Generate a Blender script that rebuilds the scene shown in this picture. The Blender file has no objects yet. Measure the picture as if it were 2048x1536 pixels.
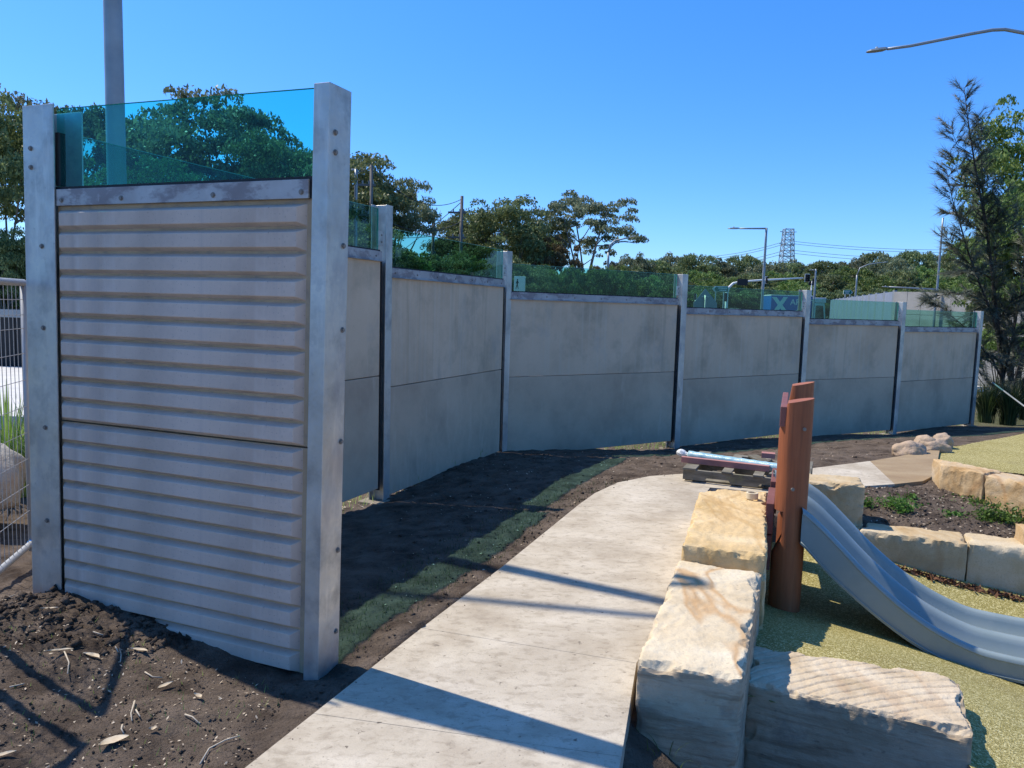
import bpy, bmesh, math, random
import numpy as np
from mathutils import Vector, Matrix, noise
rnd = random.Random(7)
rng = np.random.default_rng(7)
S = bpy.context.scene
C = S.collection
rad = math.radians

# ------------------------------------------------------------------ camera
F = 1540.0; PITCH = math.atan(155 / F); ROLL = rad(1.6); EYE = 1.6
fw = Vector((0, math.cos(PITCH), -math.sin(PITCH)))
r0 = Vector((1, 0, 0)); u0 = Vector((0, math.sin(PITCH), math.cos(PITCH)))
RT = r0 * math.cos(ROLL) + u0 * math.sin(ROLL)
UP = u0 * math.cos(ROLL) - r0 * math.sin(ROLL)
cam = bpy.data.cameras.new('camera'); co = bpy.data.objects.new('camera', cam); C.objects.link(co)
cam.sensor_width = 36; cam.lens = 36 * F / 2048; cam.clip_end = 3000; cam.clip_start = 0.05
M = Matrix((RT, UP, -fw)).transposed().to_4x4(); M.translation = (0, 0, EYE); co.matrix_world = M
S.camera = co
# ------------------------------------------------------------------ light
SUN_EL = rad(54.3); SUN_TRAVEL = rad(-28.5)          # direction the light travels in plan, from +X
hd = Vector((math.cos(SUN_TRAVEL), math.sin(SUN_TRAVEL), 0))
ld = hd * math.cos(SUN_EL) - Vector((0, 0, math.sin(SUN_EL)))
sun = bpy.data.lights.new('sun', 'SUN'); sun.energy = 3.6; sun.angle = rad(0.55); sun.color = (1, 0.91, 0.77)
so = bpy.data.objects.new('sun', sun); C.objects.link(so)
so.rotation_euler = ld.to_track_quat('-Z', 'Y').to_euler(); so.location = (0, 0, 40)
w = bpy.data.worlds.new('World'); S.world = w; w.use_nodes = True
nt = w.node_tree; nt.nodes.clear()
sky = nt.nodes.new('ShaderNodeTexSky'); sky.sky_type = 'NISHITA'; sky.sun_disc = False
sky.sun_elevation = SUN_EL; sky.sun_rotation = -(rad(151.5) - rad(90)); sky.ozone_density = 3.0
sky.air_density = 1.0; sky.dust_density = 0.3; sky.altitude = 0
hs = nt.nodes.new('ShaderNodeHueSaturation'); hs.inputs['Saturation'].default_value = 1.32
bg = nt.nodes.new('ShaderNodeBackground'); bg.inputs[1].default_value = 0.143
ou = nt.nodes.new('ShaderNodeOutputWorld')
tn = nt.nodes.new('ShaderNodeMix'); tn.data_type = 'RGBA'; tn.blend_type = 'MULTIPLY'; tn.inputs[0].default_value = 1
tcw = nt.nodes.new('ShaderNodeTexCoord'); sx_ = nt.nodes.new('ShaderNodeSeparateXYZ'); nt.links.new(tcw.outputs['Generated'], sx_.inputs[0])
rp = nt.nodes.new('ShaderNodeValToRGB'); rp.color_ramp.elements[0].position = 0; rp.color_ramp.elements[0].color = (.38, .57, .95, 1); rp.color_ramp.elements[1].position = 1; rp.color_ramp.elements[1].color = (1, 1, 1, 1); e_ = rp.color_ramp.elements.new(.45); e_.color = (.64, .79, .98, 1)
nt.links.new(sx_.outputs['Z'], rp.inputs[0]); nt.links.new(rp.outputs[0], tn.inputs[7])
nt.links.new(sky.outputs[0], hs.inputs['Color']); nt.links.new(hs.outputs[0], tn.inputs[6]); nt.links.new(tn.outputs[2], bg.inputs[0]); nt.links.new(bg.outputs[0], ou.inputs[0])
S.view_settings.view_transform = 'Standard'; S.view_settings.look = 'None'
S.view_settings.exposure = 0.68; S.view_settings.gamma = 1; S.view_settings.use_curve_mapping = False
S.cycles.transparent_max_bounces = 24; S.cycles.max_bounces = 8

# ------------------------------------------------------------------ helpers
def ray(px, py): return fw + RT * ((px - 1024) / F) + UP * ((768 - py) / F)
def onz(px, py, z=0.0):
    d = ray(px, py); t = (z - EYE) / d.z; return Vector((d.x * t, d.y * t, z))
def atY(px, py, Y):
    d = ray(px, py); t = Y / d.y; return Vector((d.x * t, Y, EYE + d.z * t))
def V(*a): return Vector(a)

LOC = {}
def setp(o, label=None, cat=None, group=None, kind=None):
    if label: o['label'] = label
    if cat: o['category'] = cat
    if group: o['group'] = group
    if kind: o['kind'] = kind
    return o
def thing(name, label, cat, loc=(0, 0, 0), group=None):
    o = bpy.data.objects.new(name, None); C.objects.link(o); o.location = loc; o.empty_display_size = .2
    LOC[o.name] = Vector(loc); return setp(o, label, cat, group)

class MB:
    def __init__(s): s.v = []; s.f = []
    def add(s, vs, fs):
        n = len(s.v); s.v += [tuple(v) for v in vs]; s.f += [tuple(i + n for i in f) for f in fs]; return s
    def box(s, c, size, rz=0.0, ax=None):
        hx, hy, hz = size[0] / 2, size[1] / 2, size[2] / 2
        if ax is None: ax = (V(math.cos(rz), math.sin(rz), 0), V(-math.sin(rz), math.cos(rz), 0), V(0, 0, 1))
        c = Vector(c)
        vs = [c + ax[0] * (hx * a) + ax[1] * (hy * b) + ax[2] * (hz * d) for d in (-1, 1) for b in (-1, 1) for a in (-1, 1)]
        return s.add(vs, [(0, 2, 3, 1), (4, 5, 7, 6), (0, 1, 5, 4), (2, 6, 7, 3), (0, 4, 6, 2), (1, 3, 7, 5)])
    def prism(s, poly, z0, z1):
        n = len(poly)
        z0 = z0 if hasattr(z0, '__len__') else [z0] * n; z1 = z1 if hasattr(z1, '__len__') else [z1] * n
        vs = [(p[0], p[1], z0[i]) for i, p in enumerate(poly)] + [(p[0], p[1], z1[i]) for i, p in enumerate(poly)]
        a = sum(poly[i][0] * poly[(i + 1) % n][1] - poly[(i + 1) % n][0] * poly[i][1] for i in range(n))
        fs = [tuple(range(n - 1, -1, -1)), tuple(range(n, 2 * n))] + [(i, (i + 1) % n, n + (i + 1) % n, n + i) for i in range(n)]
        if a < 0: fs = [tuple(reversed(f)) for f in fs]
        return s.add(vs, fs)
    def tube(s, pts, r, n=8, cap=True):
        pts = [Vector(p) for p in pts]; m = len(pts)
        rr = r if hasattr(r, '__len__') else [r] * m
        vs = []; prev = None
        for i, p in enumerate(pts):
            t = (pts[min(i + 1, m - 1)] - pts[max(i - 1, 0)]).normalized()
            if prev is None: prev = t.orthogonal()
            a = (prev - t * prev.dot(t))
            a = a.normalized() if a.length > 1e-6 else t.orthogonal().normalized()
            prev = a; b = t.cross(a)
            for k in range(n):
                q = 2 * math.pi * k / n; vs.append(p + (a * math.cos(q) + b * math.sin(q)) * rr[i])
        fs = [(i * n + k, i * n + (k + 1) % n, (i + 1) * n + (k + 1) % n, (i + 1) * n + k) for i in range(m - 1) for k in range(n)]
        if cap: fs += [tuple(range(n - 1, -1, -1)), tuple((m - 1) * n + k for k in range(n))]
        return s.add(vs, fs)
    def build(s, name, mat, parent=None, origin=None, smooth=False, bevel=0, kind=None, label=None, cat=None, group=None, seg=2):
        if parent is not None: org = LOC[parent.name]
        else: org = Vector(origin) if origin is not None else V(0, 0, 0)
        me = bpy.data.meshes.new(name)
        me.from_pydata([(v[0] - org[0], v[1] - org[1], v[2] - org[2]) for v in s.v], [], s.f)
        if bevel:
            bm = bmesh.new(); bm.from_mesh(me)
            bmesh.ops.remove_doubles(bm, verts=bm.verts, dist=1e-5)
            es = [e for e in bm.edges if len(e.link_faces) == 2 and e.calc_face_angle(0) > .5]
            bmesh.ops.bevel(bm, geom=es, offset=bevel, segments=seg, profile=.6, affect='EDGES', clamp_overlap=True)
            bm.to_mesh(me); bm.free()
        if smooth: me.polygons.foreach_set('use_smooth', [True] * len(me.polygons))
        me.materials.append(mat); me.update()
        return link(name, me, parent, org, kind, label, cat, group)
def link(name, me, parent, org, kind=None, label=None, cat=None, group=None):
    o = bpy.data.objects.new(name, me); C.objects.link(o)
    if parent is not None: o.parent = parent
    else: o.location = org
    LOC[o.name] = Vector(org); return setp(o, label, cat, group, kind)
def inst(name, me, parent, wloc, rz=0, scale=1, label=None):
    """a part that shares mesh data, standing at a world place"""
    o = bpy.data.objects.new(name, me); C.objects.link(o); o.parent = parent
    o.location = Vector(wloc) - LOC[parent.name]; o.rotation_euler = (0, 0, rz)
    o.scale = (scale,) * 3 if not hasattr(scale, '__len__') else scale
    LOC[o.name] = Vector(wloc)
    if label: o['label'] = label
    return o
def kids(o): return [c for c in bpy.data.objects if c.parent == o]
def copy_tree(o, parent=None, cache=None):
    c = o.copy(); C.objects.link(c)
    if parent is not None: c.parent = parent
    for ch in cache.get(o.name, []): copy_tree(ch, c, cache)
    return c

def npmesh(name, verts, quads, mat, parent=None, org=(0, 0, 0), smooth=False, kind=None, label=None, cat=None, tri=False, group=None):
    k = quads.shape[1]
    me = bpy.data.meshes.new(name); verts = np.asarray(verts, np.float32) - np.array(org, np.float32)
    me.vertices.add(len(verts)); me.vertices.foreach_set('co', verts.ravel())
    me.loops.add(quads.size); me.loops.foreach_set('vertex_index', quads.ravel().astype(np.int32))
    me.polygons.add(len(quads)); me.polygons.foreach_set('loop_start', np.arange(0, quads.size, k, dtype=np.int32))
    me.polygons.foreach_set('loop_total', np.full(len(quads), k, np.int32))
    if smooth: me.polygons.foreach_set('use_smooth', np.ones(len(quads), bool))
    me.materials.append(mat); me.update(calc_edges=True); me.validate()
    return link(name, me, parent, Vector(org), kind, label, cat, group)

def vnoise(x, y, seed=0):
    """value noise, vectorised"""
    xi = np.floor(x).astype(np.int64); yi = np.floor(y).astype(np.int64)
    fx = x - xi; fy = y - yi; fx = fx * fx * (3 - 2 * fx); fy = fy * fy * (3 - 2 * fy)
    def h(a, b):
        n = (a * 374761393 + b * 668265263 + seed * 982451653) & 0xffffffff
        n = ((n ^ (n >> 13)) * 1274126177) & 0xffffffff
        return ((n ^ (n >> 16)) & 0xffff) / 65535.0
    return (h(xi, yi) * (1 - fx) + h(xi + 1, yi) * fx) * (1 - fy) + (h(xi, yi + 1) * (1 - fx) + h(xi + 1, yi + 1) * fx) * fy
def fbm(x, y, oct=4, seed=0):
    a = 0; s = 1; t = 0
    for i in range(oct): a = a + s * (vnoise(x * 2 ** i, y * 2 ** i, seed + i) - .5); t += s; s *= .55
    return a / t
def inpoly(x, y, poly):
    c = np.zeros(x.shape, bool); n = len(poly); j = n - 1
    for i in range(n):
        xi, yi = poly[i][:2]; xj, yj = poly[j][:2]
        if yi != yj: c ^= ((yi > y) != (yj > y)) & (x < (xj - xi) * (y - yi) / (yj - yi) + xi)
        j = i
    return c
class TPS:
    def __init__(s, pts, lam=1e-3):
        p = np.array(pts, float); s.p = p[:, :2]; n = len(p)
        K = s.k(p[:, None, :2] - p[None, :, :2]) + lam * np.eye(n); P = np.c_[np.ones(n), p[:, :2]]
        A = np.block([[K, P], [P.T, np.zeros((3, 3))]]); s.w = np.linalg.solve(A, np.r_[p[:, 2], 0, 0, 0])
    @staticmethod
    def k(d):
        r2 = (d ** 2).sum(-1) + 1e-9; return .5 * r2 * np.log(r2) * .1
    def __call__(s, x, y):
        x = np.asarray(x, float); y = np.asarray(y, float); q = np.stack([x, y], -1)
        out = s.w[-3] + s.w[-2] * x + s.w[-1] * y
        for i in range(len(s.p)): out = out + s.w[i] * s.k(q - s.p[i])
        return out

# ------------------------------------------------------------------ materials
def _ramp(nt, fac, stops):
    r = nt.nodes.new('ShaderNodeValToRGB'); e = r.color_ramp.elements
    while len(e) < len(stops): e.new(.5)
    for i, (p, c) in enumerate(stops): e[i].position = p; e[i].color = (*c, 1) if len(c) == 3 else c
    nt.links.new(fac, r.inputs[0]); return r.outputs[0]
def _noise(nt, vec, scale, detail=6, rough=.6, stretch=None, dist=0, kind='noise'):
    if stretch:
        mp = nt.nodes.new('ShaderNodeMapping'); mp.inputs['Scale'].default_value = stretch; nt.links.new(vec, mp.inputs[0]); vec = mp.outputs[0]
    if kind == 'voronoi':
        n = nt.nodes.new('ShaderNodeTexVoronoi'); n.inputs['Scale'].default_value = scale; nt.links.new(vec, n.inputs['Vector']); return n.outputs['Distance']
    if kind == 'cell':
        n = nt.nodes.new('ShaderNodeTexVoronoi'); n.inputs['Scale'].default_value = scale; nt.links.new(vec, n.inputs['Vector'])
        s = nt.nodes.new('ShaderNodeSeparateColor'); nt.links.new(n.outputs['Color'], s.inputs[0]); return s.outputs[0]
    if kind == 'wave':
        n = nt.nodes.new('ShaderNodeTexWave'); n.inputs['Scale'].default_value = scale; n.inputs['Distortion'].default_value = dist
        n.inputs['Detail'].default_value = 3; n.inputs['Detail Scale'].default_value = 1.2; nt.links.new(vec, n.inputs['Vector']); return n.outputs['Fac']
    if kind == 'ridge':
        n = nt.nodes.new('ShaderNodeTexNoise'); n.inputs['Scale'].default_value = scale; n.inputs['Detail'].default_value = 3; n.inputs['Roughness'].default_value = .45; nt.links.new(vec, n.inputs['Vector'])
        a_ = nt.nodes.new('ShaderNodeMath'); a_.operation = 'SUBTRACT'; nt.links.new(n.outputs['Fac'], a_.inputs[0]); a_.inputs[1].default_value = .5
        b_ = nt.nodes.new('ShaderNodeMath'); b_.operation = 'ABSOLUTE'; nt.links.new(a_.outputs[0], b_.inputs[0])
        c_ = nt.nodes.new('ShaderNodeMath'); c_.operation = 'SUBTRACT'; c_.inputs[0].default_value = 1; nt.links.new(b_.outputs[0], c_.inputs[1]); return c_.outputs[0]
    n = nt.nodes.new('ShaderNodeTexNoise'); n.inputs['Scale'].default_value = scale; n.inputs['Detail'].default_value = detail
    n.inputs['Roughness'].default_value = rough; n.inputs['Distortion'].default_value = dist
    nt.links.new(vec, n.inputs['Vector']); return n.outputs['Fac']
def _map(nt, x, a, b, c, d):
    m = nt.nodes.new('ShaderNodeMapRange'); nt.links.new(x, m.inputs[0])
    for i, q in enumerate((a, b, c, d)): m.inputs[i + 1].default_value = q
    return m.outputs[0]
def pmat(name, cols, scale=3, layers=(), bump=(), rough=(.75, .95), metal=0, stretch=None, dist=0, spec=.4, randc=0, sheen=0):
    """cols: two or three colours mixed by noise. layers: (kind, scale, lo, hi, colour, strength, stretch). bump: (kind, scale, dist, stretch)"""
    m = bpy.data.materials.new(name); m.use_nodes = True; nt = m.node_tree; b = nt.nodes['Principled BSDF']
    tc = nt.nodes.new('ShaderNodeTexCoord').outputs['Object']
    st = [(i / (len(cols) - 1) * .36 + .32, c) for i, c in enumerate(cols)]
    col = _ramp(nt, _noise(nt, tc, scale, stretch=stretch, dist=dist), st)
    for (k, sc, lo, hi, c, f, stt, *ds) in layers:
        fac = _map(nt, _noise(nt, tc, sc, 5, .65, stt, kind=k, dist=ds[0] if ds else 0), lo, hi, 0, f)
        mx = nt.nodes.new('ShaderNodeMix'); mx.data_type = 'RGBA'; nt.links.new(fac, mx.inputs[0])
        nt.links.new(col, mx.inputs[6]); mx.inputs[7].default_value = (*c, 1); col = mx.outputs[2]
    if randc:
        oi = nt.nodes.new('ShaderNodeObjectInfo').outputs['Random']
        h = nt.nodes.new('ShaderNodeHueSaturation'); nt.links.new(col, h.inputs['Color']); nt.links.new(_map(nt, oi, 0, 1, 1 - randc, 1 + randc), h.inputs['Value']); col = h.outputs[0]
    nt.links.new(col, b.inputs['Base Color'])
    nt.links.new(_map(nt, _noise(nt, tc, scale * 2.3), .3, .7, rough[0], rough[1]), b.inputs['Roughness'])
    b.inputs['Metallic'].default_value = metal; b.inputs['Specular IOR Level'].default_value = spec
    prev = None
    for (k, sc, ds, stt, *dd) in bump:
        bp = nt.nodes.new('ShaderNodeBump'); bp.inputs['Strength'].default_value = 1; bp.inputs['Distance'].default_value = ds
        nt.links.new(_noise(nt, tc, sc, 6, .65, stt, kind=k, dist=dd[0] if dd else 0), bp.inputs['Height'])
        if prev: nt.links.new(prev, bp.inputs['Normal'])
        prev = bp.outputs[0]
    if prev: nt.links.new(prev, b.inputs['Normal'])
    return m
def leafmat(name, c1, c2, c3, trans=.3, rough=.55):
    m = bpy.data.materials.new(name); m.use_nodes = True; nt = m.node_tree; b = nt.nodes['Principled BSDF']; out = nt.nodes['Material Output']
    gi = nt.nodes.new('ShaderNodeNewGeometry').outputs['Random Per Island']
    tc = nt.nodes.new('ShaderNodeTexCoord').outputs['Object']
    n = _noise(nt, tc, .55, 3)
    ad = nt.nodes.new('ShaderNodeMath'); ad.operation = 'MULTIPLY_ADD'; nt.links.new(gi, ad.inputs[0]); ad.inputs[1].default_value = .45; nt.links.new(n, ad.inputs[2])
    col = _ramp(nt, ad.outputs[0], [(.4, c1), (.68, c2), (.95, c3)])
    oi = nt.nodes.new('ShaderNodeObjectInfo').outputs['Random']
    h = nt.nodes.new('ShaderNodeHueSaturation'); nt.links.new(col, h.inputs['Color']); nt.links.new(_map(nt, oi, 0, 1, .75, 1.25), h.inputs['Value'])
    nt.links.new(_map(nt, oi, 0, 1, .495, .52), h.inputs['Hue']); col = h.outputs[0]
    nt.links.new(col, b.inputs['Base Color']); b.inputs['Roughness'].default_value = rough; b.inputs['Specular IOR Level'].default_value = .3
    t = nt.nodes.new('ShaderNodeBsdfTranslucent'); nt.links.new(col, t.inputs[0])
    mx = nt.nodes.new('ShaderNodeMixShader'); mx.inputs[0].default_value = trans
    nt.links.new(b.outputs[0], mx.inputs[1]); nt.links.new(t.outputs[0], mx.inputs[2]); nt.links.new(mx.outputs[0], out.inputs[0]); return m
def glassmat(name, tint):
    m = bpy.data.materials.new(name); m.use_nodes = True; nt = m.node_tree; nt.nodes.remove(nt.nodes['Principled BSDF']); out = nt.nodes['Material Output']
    tr = nt.nodes.new('ShaderNodeBsdfTransparent'); tr.inputs[0].default_value = (*tint, 1)
    df = nt.nodes.new('ShaderNodeBsdfDiffuse'); df.inputs[0].default_value = (.18, .5, .5, 1)
    tc = nt.nodes.new('ShaderNodeTexCoord').outputs['Object']
    ms = nt.nodes.new('ShaderNodeMixShader'); nt.links.new(_map(nt, _noise(nt, tc, 2.5, 6), .42, .8, .0, .025), ms.inputs[0])
    nt.links.new(tr.outputs[0], ms.inputs[1]); nt.links.new(df.outputs[0], ms.inputs[2])
    gl = nt.nodes.new('ShaderNodeBsdfGlossy'); gl.inputs['Roughness'].default_value = .02; gl.inputs[0].default_value = (.85, 1, 1, 1)
    fr = nt.nodes.new('ShaderNodeFresnel'); fr.inputs[0].default_value = 1.28
    ge = nt.nodes.new('ShaderNodeNewGeometry'); bk = _map(nt, ge.outputs['Backfacing'], 0, 1, 1, 0); mu = nt.nodes.new('ShaderNodeMath'); mu.operation = 'MULTIPLY'
    nt.links.new(fr.outputs[0], mu.inputs[0]); nt.links.new(bk, mu.inputs[1])
    m2 = nt.nodes.new('ShaderNodeMixShader'); nt.links.new(mu.outputs[0], m2.inputs[0]); nt.links.new(ms.outputs[0], m2.inputs[1]); nt.links.new(gl.outputs[0], m2.inputs[2])
    nt.links.new(m2.outputs[0], out.inputs[0]); return m
def flat(name, c, rough=.6, metal=0, spec=.4):
    return pmat(name, [tuple(x * .88 for x in c), c], 6, rough=(rough, min(1, rough + .1)), metal=metal, spec=spec)

m_dirt = pmat('dirt_soil', [(.055, .040, .030), (.12, .092, .071), (.18, .14, .11)], 5,
    layers=[('noise', 60, .55, .75, (.02, .014, .01), .8, None), ('voronoi', 90, .12, .0, (.26, .21, .16), .5, None), ('noise', 1.3, .5, .75, (.16, .13, .105), .6, None)],
    bump=[('noise', 26, .03, None), ('noise', 110, .008, None)], rough=(.9, 1), spec=.15)
m_grassland = pmat('rough_verge', [(.05, .055, .028), (.10, .10, .05), (.19, .16, .11)], .8, layers=[('noise', 22, .5, .75, (.05, .08, .025), .7, None)], bump=[('noise', 14, .06, None)], rough=(.9, 1), spec=.1)
m_path = pmat('path_concrete', [(.40, .34, .26), (.51, .45, .355), (.58, .52, .425)], 2.2,
    layers=[('noise', 1.9, .47, .66, (.32, .265, .195), .55, (.8, 1.2, 1), .4), ('noise', 17, .50, .66, (.25, .205, .15), .5, (.8, 1.3, 1), .4), ('noise', 46, .60, .70, (.14, .115, .09), .6, (.8, 1.4, 1)), ('noise', 24, .655, .685, (.11, .09, .07), .85, None), ('noise', 7, .66, .70, (.12, .10, .08), .7, None), ('noise', 120, .5, .8, (.30, .27, .22), .45, None)],
    bump=[('noise', 90, .002, None), ('noise', 14, .003, None)], rough=(.8, .95), spec=.25)
m_conc = pmat('panel_concrete', [(.52, .39, .265), (.64, .485, .335), (.69, .53, .375)], 1.2,
    layers=[('noise', 1.6, .5, .72, (.37, .30, .21), .8, None), ('noise', 7, .5, .75, (.64, .55, .42), .6, (1.6, 1.6, .05)), ('noise', 4, .58, .72, (.36, .295, .21), .5, (2, 2, .08)), ('noise', 1.4, .55, .75, (.36, .34, .31), .6, None), ('noise', 60, .6, .8, (.16, .15, .14), .4, None)],
    bump=[('noise', 70, .0015, None), ('noise', 9, .003, None)], rough=(.8, .95), spec=.25)
m_conclow = pmat('lower_panel_concrete', [(.44, .33, .23), (.54, .415, .29), (.59, .46, .325)], 1.2,
    layers=[('noise', 1.5, .48, .72, (.38, .30, .215), .8, None), ('noise', 4, .56, .72, (.64, .53, .39), .5, (2, 2, .4)), ('noise', 60, .6, .8, (.2, .18, .15), .4, None)],
    bump=[('noise', 70, .0015, None), ('noise', 9, .003, None)], rough=(.7, .9), spec=.3)
m_rib = pmat('ribbed_concrete', [(.47, .37, .305), (.57, .46, .38), (.62, .505, .425)], 2.0,
    layers=[('voronoi', 38, .11, .03, (.16, .14, .13), .6, None), ('noise', 3, .55, .70, (.40, .34, .315), .5, (4, 4, .12)), ('noise', 2.5, .5, .72, (.40, .325, .275), .6, None), ('noise', 80, .62, .75, (.14, .13, .12), .6, None), ('noise', 9, .56, .75, (.68, .60, .54), .5, (1, 1, .3))],
    bump=[('noise', 120, .0015, None), ('noise', 16, .002, None)], rough=(.8, .95), spec=.25, randc=.04)
m_groove = pmat('panel_recess', [(.38, .28, .18), (.50, .38, .25)], 3, layers=[('noise', 8, .5, .7, (.2, .19, .18), .6, None)], bump=[('noise', 60, .002, None)], rough=(.85, 1), spec=.2)
m_galv = pmat('galvanised_steel', [(.42, .40, .36), (.55, .53, .48), (.63, .60, .54)], 3,
    layers=[('cell', 60, .0, 1, (.47, .48, .48), .5, None), ('noise', 5, .50, .70, (.30, .295, .28), .8, None), ('noise', 3, .55, .68, (.68, .655, .60), .8, (3, 3, .35)), ('noise', 1.5, .52, .62, (.36, .35, .36), .6, (2, 2, .8)), ('noise', 40, .66, .78, (.22, .19, .16), .6, None)],
    bump=[('noise', 40, .0006, None)], rough=(.42, .62), metal=.72)
m_cap = pmat('galvanised_cap', [(.36, .35, .345), (.46, .45, .44)], 4,
    layers=[('noise', 5, .47, .56, (.235, .21, .215), .85, (1, 1, 2)), ('noise', 14, .6, .72, (.55, .54, .53), .6, None)], rough=(.5, .8), metal=.35)
m_dark = flat('dark_rubber', (.02, .022, .024), .7)
m_bolt = flat('bolt_steel', (.24, .215, .19), .55, .4)
m_glass = glassmat('green_laminated_glass', (.44, .92, .90))
m_glass2 = glassmat('pale_green_glass', (.55, .80, .74))
m_edge = flat('glass_edge', (.12, .42, .38), .3)
m_timber = pmat('oiled_timber', [(.19, .060, .025), (.31, .098, .040), (.38, .135, .056)], 3, stretch=(1, 1, .12),
    layers=[('noise', 30, .5, .75, (.11, .04, .02), .6, (1, 1, .04)), ('noise', 3, .6, .75, (.36, .17, .09), .5, (1, 1, .3))], bump=[('noise', 60, .003, (1, 1, .05))], rough=(.5, .75))
m_board = pmat('stained_board', [(.15, .055, .045), (.24, .09, .075)], 4, stretch=(1, .3, 1), layers=[('noise', 20, .55, .75, (.09, .035, .03), .6, None)], bump=[('noise', 50, .002, None)], rough=(.5, .8))
m_pinkboard = pmat('pink_board', [(.34, .15, .125), (.46, .22, .19)], 4, layers=[('noise', 16, .55, .75, (.30, .12, .10), .6, None)], rough=(.6, .85))
m_pallet = pmat('weathered_pallet', [(.10, .09, .065), (.17, .155, .12), (.24, .22, .18)], 5, stretch=(1, 1, 4),
    layers=[('noise', 3, .6, .75, (.25, .23, .08), .6, None), ('noise', 30, .55, .8, (.07, .06, .05), .6, None)], bump=[('noise', 50, .003, None)], rough=(.85, 1), randc=.2)
m_slide = pmat('slide_plastic', [(.22, .275, .28), (.255, .31, .315)], 4, layers=[('noise', 14, .55, .8, (.34, .37, .37), .4, None), ('noise', 2, .5, .8, (.23, .27, .28), .5, None)], bump=[('noise', 260, .0004, None)], rough=(.26, .42), spec=.55)
m_wrap = pmat('plastic_wrap', [(.22, .42, .50), (.33, .53, .60), (.5, .68, .72)], 9, stretch=(1, 1, 1), layers=[('noise', 40, .66, .76, (.85, .9, .9), .6, None)], bump=[('noise', 40, .004, None)], rough=(.15, .3), spec=.8)
m_wrapend = pmat('clear_wrap', [(.6, .63, .62), (.85, .87, .86)], 30, bump=[('noise', 60, .01, None)], rough=(.2, .35), spec=.8)
m_tape = flat('masking_tape', (.72, .62, .44), .8)
m_asphalt = pmat('asphalt', [(.045, .045, .047), (.065, .064, .064)], 1.2, layers=[('noise', 80, .5, .8, (.1, .1, .1), .5, None)], bump=[('noise', 90, .004, None)], rough=(.85, .97))
m_pale = pmat('pale_paving', [(.5, .5, .48), (.62, .61, .58)], 2, bump=[('noise', 40, .003, None)])
m_bark = pmat('bark', [(.10, .085, .07), (.19, .17, .145), (.28, .26, .23)], 2, stretch=(1, 1, .3), bump=[('noise', 20, .02, (1, 1, .3))], rough=(.85, 1))
m_darkbark = pmat('dark_bark', [(.03, .026, .024), (.06, .05, .045)], 4, stretch=(1, 1, .3), bump=[('noise', 30, .01, (1, 1, .3))], rough=(.85, 1))
m_lf = [leafmat('gum_leaves', (.06, .09, .03), (.16, .195, .075), (.25, .29, .125)),
        leafmat('grey_gum_leaves', (.075, .098, .048), (.18, .20, .105), (.27, .295, .18)),
        leafmat('bright_leaves', (.055, .10, .02), (.14, .21, .05), (.26, .33, .10)),
        leafmat('rusty_leaves', (.055, .040, .022), (.115, .078, .04), (.17, .12, .07))]
m_needle = leafmat('she_oak_needles', (.05, .065, .05), (.11, .125, .09), (.19, .20, .14), .3)
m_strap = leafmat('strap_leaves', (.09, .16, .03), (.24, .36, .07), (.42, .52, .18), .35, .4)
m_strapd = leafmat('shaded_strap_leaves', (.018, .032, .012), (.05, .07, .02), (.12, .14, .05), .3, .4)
m_weed = leafmat('weed_leaves', (.05, .10, .02), (.10, .19, .035), (.17, .28, .06), .35, .5)
m_white = flat('white_paint', (.74, .76, .74), .5)
m_grey = flat('grey_paint', (.30, .33, .34), .5, .3)
m_lamp = pmat('lamp_post_steel', [(.26, .29, .31), (.36, .38, .39)], 3, rough=(.45, .6), metal=.5)
m_wood = pmat('power_pole_wood', [(.12, .11, .10), (.2, .19, .175)], 2, stretch=(1, 1, .2), rough=(.8, 1))
m_black = flat('black_plastic', (.012, .013, .016), .5)
m_wire = flat('wire', (.05, .055, .06), .6)
m_green = flat('sign_green', (.0, .16, .11), .5)
m_blue = flat('truck_blue', (.01, .13, .42), .4)
m_mint = flat('truck_mint', (.62, .8, .72), .5)
m_tyre = flat('tyre_rubber', (.02, .02, .02), .9)
m_car = flat('car_white', (.75, .76, .77), .3)
m_carglass = flat('car_glass', (.02, .025, .03), .1, 0, .8)
m_screen = pmat('screen_panel', [(.20, .23, .30), (.27, .30, .37)], 1, layers=[('noise', 3, .5, .8, (.33, .35, .40), .5, (4, 4, .2))], rough=(.35, .5), spec=.6)
m_blockw = pmat('grey_wall', [(.30, .29, .27), (.40, .39, .36)], 1.5, bump=[('noise', 20, .01, None)])
m_dryleaf = pmat('dry_leaf', [(.42, .33, .22), (.62, .54, .40)], 20, rough=(.6, .8))
m_redleaf = flat('red_leaf', (.34, .13, .07), .7)
m_twig = flat('pale_twig', (.48, .42, .33), .8)
m_litter = pmat('litter', [(.24, .17, .11), (.46, .38, .28), (.6, .54, .44)], 60, rough=(.8, 1))
m_boulder = pmat('boulder_stone', [(.26, .25, .22), (.40, .38, .34), (.5, .46, .4)], 3, layers=[('noise', 7, .5, .7, (.42, .27, .17), .5, None)], bump=[('noise', 14, .03, None), ('noise', 60, .006, None)])
m_footing = pmat('footing_concrete', [(.20, .17, .13), (.30, .26, .2)], 5, layers=[('noise', 3, .5, .7, (.32, .2, .07), .6, None)], bump=[('noise', 30, .006, None)])
m_pipe = flat('fence_tube', (.40, .41, .41), .5, .5)
m_cap_blue = flat('blue_cap', (.01, .2, .55), .5)

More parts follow.
